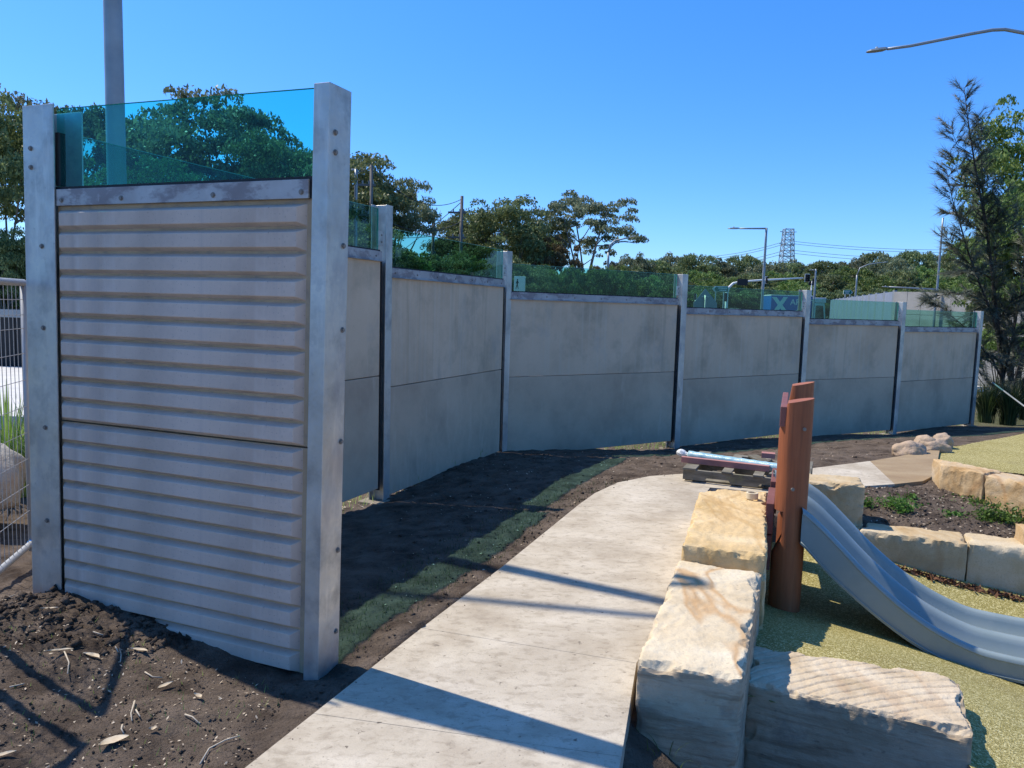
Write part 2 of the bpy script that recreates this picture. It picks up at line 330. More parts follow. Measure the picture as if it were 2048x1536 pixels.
def softmat():
    m = pmat('rubber_softfall', [(.26, .215, .07), (.33, .285, .10), (.39, .335, .135)], 1.4,
        layers=[('cell', 190, .55, .56, (.17, .145, .04), .8, None), ('cell', 140, .8, .81, (.60, .54, .28), .8, None), ('noise', 1.1, .55, .8, (.22, .18, .085), .4, None)],
        bump=[('voronoi', 150, .003, None)], rough=(.75, .95), spec=.25)
    return m
m_soft = softmat()
m_softbrown = pmat('worn_brown_surface', [(.26, .18, .10), (.36, .27, .16)], 1.6, stretch=(1, 2.5, 1), layers=[('noise', 40, .5, .8, (.16, .11, .07), .5, None)], bump=[('noise', 90, .003, None)])
def stonemat(name, cols, vein, veins=.5, scale=2.2, pits=.5, bumpd=.006):
    return pmat(name, cols, scale, dist=.8,
        layers=[('ridge', 1.5, .975, .997, vein, veins, (1.6, .55, .4)), ('noise', 1.3, .52, .70, tuple(.5 * a + .5 * b for a, b in zip(vein, cols[1])), .75, (1.8, .45, .5)), ('noise', 3.2, .5, .72, cols[0], .6, (1, .3, 1)), ('noise', 26, .64, .72, (.13, .10, .07), pits, None), ('noise', 90, .5, .8, tuple(c * .72 for c in cols[0]), .5, None)],
        bump=[('noise', 12, bumpd * 1.6, None), ('noise', 55, bumpd * .6, None)], rough=(.85, .98), spec=.2)
m_st_white = stonemat('cream_sandstone', [(.50, .40, .26), (.62, .52, .365), (.68, .60, .45)], (.46, .27, .12), .75)
m_st_yel = stonemat('yellow_sandstone', [(.48, .34, .16), (.60, .44, .235), (.68, .54, .33)], (.42, .25, .09), .45)
m_st_pale = stonemat('pale_sandstone', [(.44, .34, .22), (.58, .48, .345), (.66, .57, .43)], (.42, .28, .17), .4, pits=.3)
m_st_buff = stonemat('buff_sandstone', [(.42, .31, .17), (.53, .42, .265), (.61, .52, .37)], (.40, .24, .10), .4)

# ------------------------------------------------------------------ terrain
# path outline
JL = [(-0.86, -0.2), (-.80, 1.2)]
pL = [V(-1.25, .6, 0), V(-1.0, 1.9, 0), onz(627, 1427), onz(843, 1256), onz(1005, 1133), onz(1159, 1008)]
pL[0] = pL[2] + (pL[2] - pL[3]) * 2.4; pL[1] = pL[2] + (pL[2] - pL[3]) * 1.15
pR = [V(0, 0, 0), V(.13, 1.75, 0), onz(1243, 1513), onz(1273, 1326), onz(1345, 1205), onz(1388, 1063)]
pR[1] = pR[2] - V(.22, .85, 0); pR[0] = pR[1] - V(.22, .85, 0)
farL = [onz(1190, 986), onz(1235, 965), onz(1300, 952), onz(1372, 947), onz(1500, 943), onz(1620, 937), onz(1740, 922), onz(1800, 912), onz(1880, 897)]
farR = [onz(1395, 1010), onz(1420, 975), onz(1530, 985), onz(1640, 985), onz(1700, 978), onz(1730, 972), onz(1790, 968), onz(1846, 962), onz(1870, 950)]

gp = [(-.8, 3.05, -.045), (-.6, 1.8, -.04), (-2, 2.4, -.02), (-1.5, 3.35, -.02), (-1.9, 3.55, .03), (-2.2, 3.68, .075), (-2.55, 3.85, .02), (-3, 4.6, -.06), (-3.2, 3.2, .0), (-3.4, 6, -.12), (-2.2, 4.6, -.1),
      (-1.2, 6.9, -.215), (-1.7, 5.6, -.13), (-.1, 9.4, -.20), (-.7, 8.1, -.17), (2.3, 10.93, -.40), (1.1, 10.1, -.27), (4.8, 12.8, -.47), (3.6, 11.8, -.37), (7.2, 14.4, -.60), (6, 13.5, -.48), (9.4, 15.8, -.60), (8.3, 15.1, -.54),
      (0, 4.75, -.03), (.5, 6.3, -.03), (1.6, 7.6, -.035), (.9, 7.3, -.035), (3.4, 7.9, -.04), (4.6, 8.8, -.05), (2.9, 8.6, -.06), (2, 9, -.12), (6, 8.9, -.08), (5.5, 10, -.1), (7.5, 10.5, -.15),
      (-4, 9, -.35), (0, 12.5, -.5), (5, 16.5, -.8), (10, 19, -1.0), (-9, 9, -.4), (-9, 3, 0), (9.5, 9, -.25), (13, 14, -.5),
      (6, 6.2, -.2), (2.6, 7.2, -.04),
      (.50, 2.2, -.22), (.66, 2.85, -.20), (.80, 2.8, -.34), (1.2, 2.9, -.75), (1.0, 2.3, -.6), (1.6, 2.4, -.85), (2.0, 2.6, -.8), (.3, .5, -.2), (2.6, 2, -.5), (-.3, 1, -.06), (.2, 3.6, -.03), (1.2, 5.2, -.08), (-2, 0, -.02), (6, 1, -.6), (13, 5, -.4)]
gp += [tuple(onz(x, y, z)) for x, y, z in ((1735, 984, -.035), (1735, 1040, -.15), (1800, 975, -.03), (1800, 1015, -.09), (1846, 968, -.03), (1883, 976, -.035), (1925, 978, -.04), (1968, 984, -.05), (2048, 998, -.06), (2250, 1030, -.1), (1925, 1012, -.08), (1900, 1052, -.14), (2040, 1060, -.15), (2200, 1090, -.2))]
G = TPS(gp)
softP = [(1.02, 3.45), (1.35, 4.2), (1.55, 4.9), (1.85, 5.75), (2.25, 6.40), (2.9, 6.36), (4.05, 5.96), (7.2, 4.9), (7.2, .6), (1.955, 1.0), (1.935, 3.12)]
SF = TPS([(1.53, 4.16, -.19), (1.76, 4.63, -.29), (2.2, 3.62, -.25), (1.88, 5.03, -.38), tuple(onz(2048, 1372, -.55)), (3.25, 5.35, -.56), (2.75, 5.2, -.5), tuple(onz(1720, 1113, -.35)), tuple(onz(2048, 1188, -.50)), (2.2, 6.2, -.36), (2.9, 3.1, -.46), (2.1, 3.0, -.27), (5.5, 4, -.8), (2.5, 5.7, -.42), (1.15, 3.6, -.16), (7, 2, -1.1), (3, 1.5, -.6)])
def far_z(x, y):
    d = np.hypot(x, y); return -.9 - .0 * d
def axis(lo, hi, step, end, grow=1.13):
    a = list(np.arange(lo, hi, step)); s = step
    while a[-1] < end: s = min(s * grow, 40); a.append(a[-1] + s)
    s = step; b = []
    x = lo
    while x > -end: s = min(s * grow, 40); x -= s; b.append(x)
    return np.array(b[::-1] + a)
xs = axis(-3.2, 5.2, .03, 1400); ys = axis(1.6, 9.0, .03, 1400)
ys = ys[ys > -60]
X, Y = np.meshgrid(xs, ys)
base = G(np.clip(X, -9, 14), np.clip(Y, 0, 19))
dist = np.hypot(np.maximum(0, np.abs(X - 2) - 9), np.maximum(0, Y - 16))
t = np.clip(dist / 12, 0, 1); t = t * t * (3 - 2 * t)
Z = base * (1 - t) + (-1.0) * t
# low bank where the road line lies on the left
near = np.exp(-(np.maximum(0, np.hypot(X, Y - 5) - 7) / 5) ** 2)
Z += near * (.05 * fbm(X * 2.2, Y * 2.2, 4, 3) + .05 * np.abs(fbm(X * 7, Y * 7, 3, 9)) + .028 * fbm(X * 14, Y * 14, 4, 21))
# clods of the disturbed soil beside the end post
cl = np.exp(-(((X + 2.0) / .7) ** 2 + ((Y - 3.55) / .45) ** 2)); Z += cl * .10 * np.abs(fbm(X * 11, Y * 11, 4, 40)) + cl * .03
# no ground above path or softfall
pathpoly = [tuple(p[:2]) for p in pL + farL] + [tuple(p[:2]) for p in (pR + farR)[::-1]]
inp = inpoly(X, Y, pathpoly); Z = np.where(inp, np.minimum(Z, -.05), Z)
ins = inpoly(X, Y, softP); Z = np.where(ins, np.minimum(Z, -1.3), Z)
upsoft = [tuple(p[:2]) for p in (onz(1800, 916, -.03), onz(1880, 897, -.03), onz(1960, 881, -.03), onz(2060, 862, -.03), onz(2400, 800, -.03))] + [(14, 9), (9, 6.6), tuple(onz(2060, 950, -.03)[:2]), tuple(onz(1860, 925, -.03)[:2]), tuple(onz(1845, 962, -.03)[:2])]
insu = inpoly(X, Y, upsoft)
ZU = np.minimum(0, .0) - .03 - .012 * np.maximum(0, Y - 9)
Z = np.where(insu, np.minimum(Z, ZU - .05), Z)
nx, ny = len(xs), len(ys)
idx = np.arange(nx * ny).reshape(ny, nx)
q = np.stack([idx[:-1, :-1], idx[:-1, 1:], idx[1:, 1:], idx[1:, :-1]], -1).reshape(-1, 4)
cx = X[:-1, :-1] + .02; cy = Y[:-1, :-1] + .02
def gz(x, y):
    return float(G(np.array(min(max(x, -9), 14.)), np.array(min(max(y, 0.), 19.))))
gr = npmesh('ground', np.stack([X.ravel(), Y.ravel(), Z.ravel()], -1), q, m_dirt, smooth=True, kind='structure')
gr.data.materials.append(m_grassland)
mi = ((np.hypot(cx, np.maximum(cy, 0)) > 19) | (cx < -4.5)).ravel().astype(np.int32); gr.data.polygons.foreach_set('material_index', mi)
def groundz(x, y):
    i = int(np.clip(np.searchsorted(xs, x), 1, nx - 1)); j = int(np.clip(np.searchsorted(ys, y), 1, ny - 1))
    return float(Z[j, i])

# softfall sheets
def sheet(name, poly, zf, step, mat, kind='structure', amp=.004):
    P = np.array([p[:2] for p in poly]); x = np.arange(P[:, 0].min(), P[:, 0].max(), step); y = np.arange(P[:, 1].min(), P[:, 1].max(), step)
    A, B = np.meshgrid(x, y); zz = zf(A, B) + amp * fbm(A * 3, B * 3, 3, 5) * 2
    n, m = len(x), len(y); id_ = np.arange(n * m).reshape(m, n)
    qq = np.stack([id_[:-1, :-1], id_[:-1, 1:], id_[1:, 1:], id_[1:, :-1]], -1).reshape(-1, 4)
    k = inpoly((A[:-1, :-1] + step / 2).ravel(), (B[:-1, :-1] + step / 2).ravel(), poly)
    return npmesh(name, np.stack([A.ravel(), B.ravel(), zz.ravel()], -1), qq[k], mat, smooth=True, kind=kind)
sheet('playground_surface', softP, SF, .04, m_soft)
sheet('playground_surface', upsoft, lambda x, y: -.03 - .012 * np.maximum(0, y - 9), .025, m_soft, amp=.008)

# path: separate slabs between saw cuts
path = bpy.data.objects.new('path', None); C.objects.link(path); path['kind'] = 'structure'; LOC['path'] = V(0, 0, 0)
def slab(Ls, Rs, gap=.0013):
    """quad strip from left/right point lists with thickness and a fine grid"""
    L = [Vector(p) for p in Ls]; R = [Vector(p) for p in Rs]
    L[0] = L[0] + (L[1] - L[0]).normalized() * gap; R[0] = R[0] + (R[1] - R[0]).normalized() * gap
    L[-1] = L[-1] - (L[-1] - L[-2]).normalized() * gap; R[-1] = R[-1] - (R[-1] - R[-2]).normalized() * gap
    mb = MB(); n = len(L); vs = []; K = 8
    for a, b in zip(L, R):
        for k in range(K + 1): p = a.lerp(b, k / K); vs.append((p.x, p.y, 0))
    fs = [(i * (K + 1) + k, i * (K + 1) + k + 1, (i + 1) * (K + 1) + k + 1, (i + 1) * (K + 1) + k) for i in range(n - 1) for k in range(K)]
    bd = [i * (K + 1) for i in range(n)][::-1] + list(range(1, K + 1)) + [i * (K + 1) + K for i in range(1, n)] + [(n - 1) * (K + 1) + k for k in range(K - 1, 0, -1)]
    m = len(vs); vs += [(vs[i][0], vs[i][1], -.22) for i in bd]
    for j in range(len(bd)):
        k = (j + 1) % len(bd); fs.append((bd[j], bd[k], m + k, m + j)) if True else None
    mb.add(vs, fs)
    o = mb.build('slab', m_path, path)
    bm = bmesh.new(); bm.from_mesh(o.data); bmesh.ops.recalc_face_normals(bm, faces=bm.faces); bm.to_mesh(o.data); bm.free()
def dens(a, b, n): return [a.lerp(b, i / n) for i in range(n + 1)]
for i in range(5): slab(dens(pL[i], pL[i + 1], 3), dens(pR[i], pR[i + 1], 3))
slab([pL[5]] + farL[:4], [pR[5]] + farR[:4]); slab(farL[3:7], farR[3:7]); 
slab(farL[6:], farR[6:])
for o in [c for c in bpy.data.objects if c.parent == path][-1:]: o.data.materials[0] = m_softbrown; o['label'] = 'brown stained stretch of path beside the softfall'

mb = MB(); mb.box((1.0, -9.6, -.06), (26, 19.2, .12)); mb.build('bounce_slab', m_pale, kind='structure')  # unseen pale slab added behind the camera to bounce light onto shaded faces
# road, kerb and paving far behind the wall
mb = MB(); mb.add([(-60, 24, -.95), (60, 30, -.95), (60, 47, -.95), (-60, 41, -.95)], [(0, 1, 2, 3)]); mb.build('road', m_asphalt, kind='structure')
mb = MB()
for a, b, y0 in ((-60, 60, 24), (-60, 60, 41)):
    mb.add([(a, y0 - .3, -.98), (b, y0 + 5.7, -.98), (b, y0 + 6, -.98), (a, y0, -.98), (a, y0 - .3, -.8), (b, y0 + 5.7, -.8), (b, y0 + 6, -.8), (a, y0, -.8)], [(4, 5, 6, 7), (0, 1, 5, 4), (2, 3, 7, 6)])
mb.build('kerb', m_pale, kind='structure')
mb = MB(); mb.add([(-20, 12.5, -.42), (-7, 12.5, -.42), (-9, 21, -.42), (-26, 21, -.42)], [(0, 1, 2, 3)]); mb.add([(-20, 12.5, -1), (-7, 12.5, -1), (-7, 12.5, -.42), (-20, 12.5, -.42)], [(0, 1, 2, 3)])
mb.build('footpath', m_pale, kind='structure')

# ------------------------------------------------------------------ noise wall
az = rad(22.0); wd = V(math.sin(az), math.cos(az), 0); wn = V(math.cos(az), -math.sin(az), 0)   # along the wall / towards the viewer side
# front return panel: from A (left) to B (right)
A0 = V(-2.27, 3.82, 0); fd = V(.93, -.3675, 0).normalized(); fn = V(-fd.y, fd.x, 0) * -1     # fn faces the camera
Lp = 1.515; B0 = A0 + fd * Lp
fw_ = thing('noise_wall', 'tall end bay of the noise wall with ribbed concrete panels and teal glass on top', 'noise wall', (A0.x, A0.y, -.05))
LEAN = .02
def fpt(u, v, z): p = A0 + fd * u + fn * v; return V(p.x, p.y, z)
frz = math.atan2(fd.y, fd.x)
def fbox(mb, u0_, u1, v0, v1, z0, z1):
    c = fpt((u0_ + u1) / 2, (v0 + v1) / 2, (z0 + z1) / 2); return mb.box(c, (u1 - u0_, v1 - v0, z1 - z0), frz)
# ribs
rb = MB(); Lr = Lp - .072; d0, d1 = .046, .031
rb.add([(0, 0, -d0), (Lr, 0, -d0), (Lr, 0, d0), (0, 0, d0), (.03, -.034, -d1), (Lr - .03, -.034, -d1), (Lr - .03, -.034, d1), (.03, -.034, d1)],
       [(4, 5, 6, 7), (0, 1, 5, 4), (1, 2, 6, 5), (2, 3, 7, 6), (3, 0, 4, 7)])
ribo = rb.build('rib', m_rib, None, bevel=.003); ribme = ribo.data; bpy.data.objects.remove(ribo)
for (z0, z1, nr, off) in ((-.05, .968, 10, 0), (.974, 2.0245, 10, 0)):
    mb = MB(); fbox(mb, .0, Lp, -.1, 0, z0, z1); pn = mb.build('concrete_panel', m_groove, fw_, bevel=.004)
    for k in range(nr):
        zc = z0 + .054 + k * (z1 - z0 - .02) / nr
        zc = z0 + .051 + k * (.1035 if z0 > .5 else .1018)
        inst('rib', ribme, pn, fpt(.018, 0, zc), frz)
mb = MB(); fbox(mb, .018, Lp - .035, .012, .022, 2.022, 2.100); cp = mb.build('cap_rail', m_cap, fw_, bevel=.002)
mb = MB(); fbox(mb, .0, Lp, -.012, .010, 2.026, 2.113); mb.build('rubber_seal', m_dark, fw_)
mb = MB(); fbox(mb, .0, .022, -.03, .008, 2.12, 2.37); mb.build('rubber_seal', m_dark, fw_)
mb = MB(); mb.add([fpt(0, -.002, 2.108), fpt(Lp, -.002, 2.108), fpt(Lp, -.002, 2.468), fpt(0, -.002, 2.483), fpt(0, -.016, 2.108), fpt(Lp, -.016, 2.108), fpt(Lp, -.016, 2.468), fpt(0, -.016, 2.483)],
       [(0, 1, 2, 3), (5, 4, 7, 6), (3, 2, 6, 7), (0, 4, 5, 1), (0, 3, 7, 4), (1, 5, 6, 2)]); gp_ = mb.build('glass_pane', m_glass, fw_)
mb = MB(); mb.add([fpt(0, -.0005, 2.4835), fpt(Lp, -.0005, 2.4685), fpt(Lp, -.0175, 2.4685), fpt(0, -.0175, 2.4835)], [(0, 1, 2, 3)]); mb.build('pane_edge', m_edge, gp_)
bt = MB(); bt.tube([(0, 0, 0), (0, -.002, 0)], .0125, 12); bt.tube([(0, -.002, 0), (0, -.008, 0)], .0085, 6); bto = bt.build('bolt', m_bolt); boltme = bto.data; bpy.data.objects.remove(bto)
for u in (.055, .44, .98, Lp - .07): inst('bolt', boltme, cp, fpt(u, .022, 2.048), frz)
# right end channel: front flange, web facing out, back flange
def channel(parent, u0_, sgn, w, depth, z0, z1, t=.009, vf=.045):
    mb = MB()
    u1 = u0_ + sgn * w
    prof = [(u0_, vf), (u1, vf), (u1, vf - depth), (u0_, vf - depth), (u0_, vf - depth + t), (u1 - sgn * t, vf - depth + t), (u1 - sgn * t, vf - t), (u0_, vf - t)]
    P = [fpt(a, b, 0) for a, b in prof]; mb.prism([(p.x, p.y) for p in P], z0, z1); return mb.build('post', m_galv, parent, bevel=.0025)
pr = channel(fw_, Lp - .0, 1, .076, .155, -.3, 2.472)
rzs = frz + math.pi / 2
for (px, py) in ((670, 265), (670, 305), (686, 492), (684, 660), (681, 883), (675, 1100), (671, 1262)):
    # on the outward web
    n = fd; d = ray(px, py); z_ = 1.0
    for _ in range(4):
        o = fpt(Lp + .076 + LEAN * z_, 0, 0); tt = (o - V(0, 0, EYE)).dot(n) / d.dot(n); p = V(0, 0, EYE) + d * tt; z_ = p.z
    p = p - fd * LEAN * z_
    inst('bolt', boltme, pr, p + fd * .001, rzs)
pl_ = channel(fw_, -.003, -1, .20, .17, -.3, 2.503, vf=.022)
for z in (2.30, 2.21): inst('bolt', boltme, pl_, fpt(-.15, .023, z), frz)
for z in (1.83, 1.43, .93, .45): inst('bolt', boltme, pl_, fpt(-.085, .023, z), frz)
mb = MB(); fbox(mb, -.055, .016, .0235, .031, -.1, 2.499); mb.build('cover_angle', m_galv, fw_, bevel=.002)

def lean_all(o, root=True):
    for c in kids(o):
        if c.name.startswith(('rib', 'bolt')): c.location += fd * LEAN * c.matrix_basis.translation.z
        else:
            me = c.data
            for v in me.vertices: v.co += fd * LEAN * v.co.z
            lean_all(c)
lean_all(fw_)

# long curved run of bays
lw = thing('noise_wall', 'long curved run of six plain concrete noise wall bays with green glass tops beside the path', 'noise wall', (-1.17, 6.95, -.3))
P = [V(-2.33, 4.02, 0), V(-1.165, 6.95, 0), V(-.105, 9.47, 0), V(2.40, 11.13, 0), V(4.86, 12.92, 0), V(7.12, 14.22, 0), V(9.52, 15.82, 0)]
tops = [2.5, 2.463, 2.267, 2.128, 2.008, 1.880, 1.771]
bays = [(-.085, .947, 1.968, 2.42), (-.185, .83, 1.834, 2.268), (-.285, .727, 1.693, 2.118), (-.385, .611, 1.566, 1.973), (-.49, .50, 1.447, 1.868), (-.545, .41, 1.343, 1.742)]
for i in range(6):
    a, b = P[i], P[i + 1]; d = (b - a).normalized(); n = V(d.y, -d.x, 0); L = (b - a).length; rz = math.atan2(d.y, d.x)
    z0, zj, zt, zg = bays[i]
    def wp(u, v, z): p = a + d * u + n * v; return V(p.x, p.y, z)
    def wbox(mb, u0_, u1, v0, v1, za, zb): return mb.box(wp((u0_ + u1) / 2, (v0 + v1) / 2, (za + zb) / 2), (u1 - u0_, v1 - v0, zb - za), rz)
    u0_, u1 = .05, L - .075
    for (za, zb) in ((z0, zj - .003), (zj + .003, zt)):
        mb = MB(); wbox(mb, u0_, u1, -.06, .0, za, zb); mb.build('concrete_panel', m_conc if za > .3 else m_conclow, lw, bevel=.006)
    mb = MB(); wbox(mb, u0_ + .01, u1 + .02, -.004, .004, zt - .002, zt + .085); wbox(mb, u0_ + .01, u1 + .02, .004, .03, zt - .006, zt + .0); cr = mb.build('cap_rail', m_cap, lw, bevel=.0015)
    nb = 7 if i < 4 else 5
    for k in range(nb): inst('bolt', boltme, cr, wp(u0_ + .12 + (u1 - u0_ - .2) * k / (nb - 1), .0045, zt + .04), rz, .8)
    mb = MB(); wbox(mb, u0_, u1, -.02, -.004, zt + .0, zt + .097); mb.build('rubber_seal', m_dark, lw)
    mb = MB(); wbox(mb, u0_ + .01, u1 - .035, -.018, -.006, zt + .09, zg); g_ = mb.build('glass_pane', m_glass2, lw)
    mb = MB(); wbox(mb, u1 - .034, u1 - .031, -.019, -.005, zt + .09, zg); wbox(mb, u0_ + .01, u1 - .035, -.019, -.005, zg + .0005, zg + .003); mb.build('pane_edge', m_edge, g_)
    mb = MB(); wbox(mb, u1 - .045, u1 + .03, -.003, .008, zt + .13, zt + .26); ck = mb.build('glass_clamp', m_galv, lw, bevel=.002)
    for zz in (zt + .165, zt + .225): inst('bolt', boltme, ck, wp(u1 - .0, .009, zz), rz, .7)
    mb = MB(); wbox(mb, u1 + .018, u1 + .028, -.10, .0, z0 - .02, zt); mb.build('packer_strip', m_dark, lw)
for i in range(1, 7):
    d = (P[min(i + 1, 6)] - P[max(i - 1, 0)]).normalized() if 1 < i < 6 else (P[i] - P[i - 1]).normalized()
    if i == 1: d = (P[2] - P[1]).normalized()
    if i in (2, 3): d = (P[i + 1] - P[i]).normalized() if i == 3 else (P[2] - P[1]).normalized().lerp((P[3] - P[2]).normalized(), .35).normalized()
    n = V(d.y, -d.x, 0); a = P[i]
    zb = gz(a.x, a.y) - .15
    w1 = .075 if i < 3 else .085
    prof = [(-.03, .03), (w1, .03), (w1, .02), (.012, .02), (.012, -.10), (w1, -.10), (w1, -.11), (-.06, -.11), (-.06, -.10), (.002, -.10), (.002, .02), (-.03, .02)]
    mb = MB(); mb.prism([tuple((a + d * u + n * v)[:2]) for u, v in prof], zb, tops[i]); ps = mb.build('post', m_galv, lw, bevel=.0015, seg=1)
    mb = MB(); mb.box(a + V(0, 0, zb + .05) - n * .05, (.30, .24, .22), math.atan2(d.y, d.x)); mb.build('footing', m_footing, lw, bevel=.012)

# ------------------------------------------------------------------ sandstone blocks
m_st_side = pmat('shade_toned_sandstone_side', [(.34, .27, .18), (.45, .36, .25), (.55, .455, .325)], 2.5, layers=[('noise', 6, .48, .66, (.22, .16, .10), .75, (.35, .35, 3.2), .5), ('noise', 3, .55, .68, (.19, .17, .145), .7, None), ('noise', 20, .60, .72, (.14, .11, .085), .6, (1, 1, 2)), ('noise', 9, .60, .70, (.50, .42, .31), .6, (.4, .4, 2.5))],
    bump=[('noise', 9, .008, (.4, .4, 2.5)), ('noise', 60, .003, None)], rough=(.85, .98), spec=.2)  # sides coloured darker to imitate shade; bedding streaks belong to the stone
def stone(name, label, mat, quad, zt, zb, res=.03, amp=.006, chip=.02, group=None, topfn=None, seed=0, cat='stone block', nres=None, side=None):
    """quad: near-left, near-right, far-right, far-left in plan; zt per corner or scalar"""
    q = [Vector((p[0], p[1], 0)) for p in quad]; zt = zt if hasattr(zt, '__len__') else [zt] * 4
    lx = ((q[1] - q[0]).length + (q[2] - q[3]).length) / 2; ly = ((q[3] - q[0]).length + (q[2] - q[1]).length) / 2; lz = sum(zt) / 4 - zb
    nx_ = max(4, int(lx / res)); ny_ = max(4, int(ly / res)); nz_ = max(4, int(lz / (res * 1.2)))
    if nres: nx_, ny_, nz_ = nres
    ids = {}; vs = []; fs = []
    org = Vector((sum(p.x for p in q) / 4, sum(p.y for p in q) / 4, zb))
    def vid(i, j, k):
        if (i, j, k) in ids: return ids[(i, j, k)]
        u, v, w_ = i / nx_, j / ny_, k / nz_
        p = (q[0] * (1 - u) + q[1] * u) * (1 - v) + (q[3] * (1 - u) + q[2] * u) * v
        zz = (zt[0] * (1 - u) + zt[1] * u) * (1 - v) + (zt[3] * (1 - u) + zt[2] * u) * v
        p = V(p.x, p.y, zb + (zz - zb) * w_)
        dx, dy, dz = min(u, 1 - u) * lx, min(v, 1 - v) * ly, (1 - w_) * lz
        s = sorted((dx, dy, dz)); e = s[0] + s[1]
        cdir = V((.5 - u) * 2, (.5 - v) * 2, 0); cdir = (q[1] - q[0]).normalized() * cdir.x + (q[3] - q[0]).normalized() * cdir.y
        nn = noise.noise_vector(p * 7 + V(seed, 0, 0)) * amp * .6 + noise.noise_vector(p * 30 + V(seed, 3, 0)) * amp * .45
        big = noise.noise(p * 9 + V(seed * 2, 9, 1)); fine = noise.noise(p * 38 + V(1, seed, 4))
        c = chip * max(0, 1 - e / (.016 + .075 * max(0, big + .05))) * (.25 + 1.3 * max(0, big + .1) + .3 * fine)
        p = p + nn
        if w_ > .5 and s[1] < .12: p = p + V(0, 0, -c * .8) + cdir.normalized() * c * .6
        elif s[0] < .1: p = p + cdir.normalized() * c * .7
        if topfn and k == nz_: p.z += topfn(u, v, lx, ly) * min(1, min(dx, dy) / .02)
        ids[(i, j, k)] = len(vs); vs.append(p); return ids[(i, j, k)]
    for i in range(nx_):
        for j in range(ny_): fs.append((vid(i, j, nz_), vid(i + 1, j, nz_), vid(i + 1, j + 1, nz_), vid(i, j + 1, nz_)))
    for i in range(nx_):
        for k in range(nz_):
            fs.append((vid(i, 0, k), vid(i + 1, 0, k), vid(i + 1, 0, k + 1), vid(i, 0, k + 1))); fs.append((vid(i + 1, ny_, k), vid(i, ny_, k), vid(i, ny_, k + 1), vid(i + 1, ny_, k + 1)))
    for j in range(ny_):
        for k in range(nz_):
            fs.append((vid(0, j + 1, k), vid(0, j, k), vid(0, j, k + 1), vid(0, j + 1, k + 1))); fs.append((vid(nx_, j, k), vid(nx_, j + 1, k), vid(nx_, j + 1, k + 1), vid(nx_, j, k + 1)))
    mb = MB(); mb.add(vs, fs)
    o = mb.build(name, mat, None, origin=org, smooth=True, label=label, cat=cat, group=group)
    try: o.data.set_sharp_from_angle(angle=rad(28))
    except Exception: pass
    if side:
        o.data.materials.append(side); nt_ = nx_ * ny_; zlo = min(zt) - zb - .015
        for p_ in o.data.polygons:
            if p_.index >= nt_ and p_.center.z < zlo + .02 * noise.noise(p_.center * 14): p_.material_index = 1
    return o
def arcs(cu, cv, per, dep, sharp=6):
    def f(u, v, lx, ly):
        x, y = u * lx - cu, v * ly - cv; r = math.hypot(x, y)
        a = math.cos(2 * math.pi * r / per); g = max(0, a) ** sharp
        r2 = math.hypot(x - .9, y - .2)
        return -dep * g * (.6 + .6 * noise.noise(V(x * 5, y * 5, 3))) + .004 * noise.noise(V(x * 6, y * 6, 1))
    return f
q1 = [onz(1492, 1362, -.1), onz(1948, 1466, -.1), onz(1918, 1350, -.1), onz(1500, 1288, -.1)]
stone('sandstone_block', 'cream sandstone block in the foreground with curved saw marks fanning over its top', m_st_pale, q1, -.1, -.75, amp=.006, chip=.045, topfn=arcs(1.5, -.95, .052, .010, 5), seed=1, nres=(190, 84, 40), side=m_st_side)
q2 = [onz(1273, 1322, .164), onz(1486, 1356, .164), onz(1524, 1140, .164), onz(1357, 1118, .164)]
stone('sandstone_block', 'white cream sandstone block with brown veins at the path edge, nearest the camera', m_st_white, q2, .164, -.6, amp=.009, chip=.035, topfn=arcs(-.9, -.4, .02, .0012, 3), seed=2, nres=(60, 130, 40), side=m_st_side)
q3 = [onz(1364, 1090, .25), onz(1535, 1112, .25), onz(1532, 982, .25), onz(1400, 977, .25)]
stone('sandstone_block', 'yellow sandstone block carrying the tape roll, beyond the veined block', m_st_yel, q3, .25, -.6, amp=.011, chip=.045, topfn=arcs(1.1, -.6, .026, .003, 3), seed=3, nres=(60, 120, 24))
b4fl, b4fr = onz(1600, 964, .2), onz(1731, 971, .2); bk = V(.16, .44, 0)
stone('sandstone_block', 'squarish buff sandstone block behind the slide with the path beyond it', m_st_buff, [b4fl, b4fr, onz(1719, 954, .2), onz(1592, 943, .2)], .2, -.15, amp=.010, chip=.04, seed=4, nres=(46, 30, 26))
# low retaining wall at the planting bed
wt = -.15
wf = [onz(1640, 1049, wt), onz(1717, 1061, wt), onz(1938, 1087, wt), onz(2048, 1099, wt), onz(2300, 1128, wt)]
wb = [onz(1665, 1036, wt), onz(1733, 1044, wt), onz(1924, 1063, wt), onz(2048, 1079, wt), onz(2300, 1106, wt)]
stone('sandstone_block', 'short end of sandstone edging tucked behind the slide below the squarish block', m_st_buff, [wf[0], wf[1] - V(.006, 0, 0), wb[1] - V(.006, 0, 0), wb[0]], wt, -.8, amp=.004, chip=.02, seed=5)
stone('sandstone_block', 'low buff sandstone edging block with a chipped edge, left of the seam, beside the slide', m_st_buff, [wf[1], wf[2] - V(.005, 0, 0), wb[2] - V(.005, 0, 0), wb[1]], wt, -.9, amp=.006, chip=.035, seed=6, nres=(70, 18, 20))
stone('sandstone_block', 'low buff sandstone edging block right of the seam at the right picture edge', m_st_buff, [wf[2] + V(.003, 0, 0), wf[4], wb[4], wb[2] + V(.003, 0, 0)], wt, -.95, amp=.006, chip=.03, seed=7, nres=(80, 18, 20))
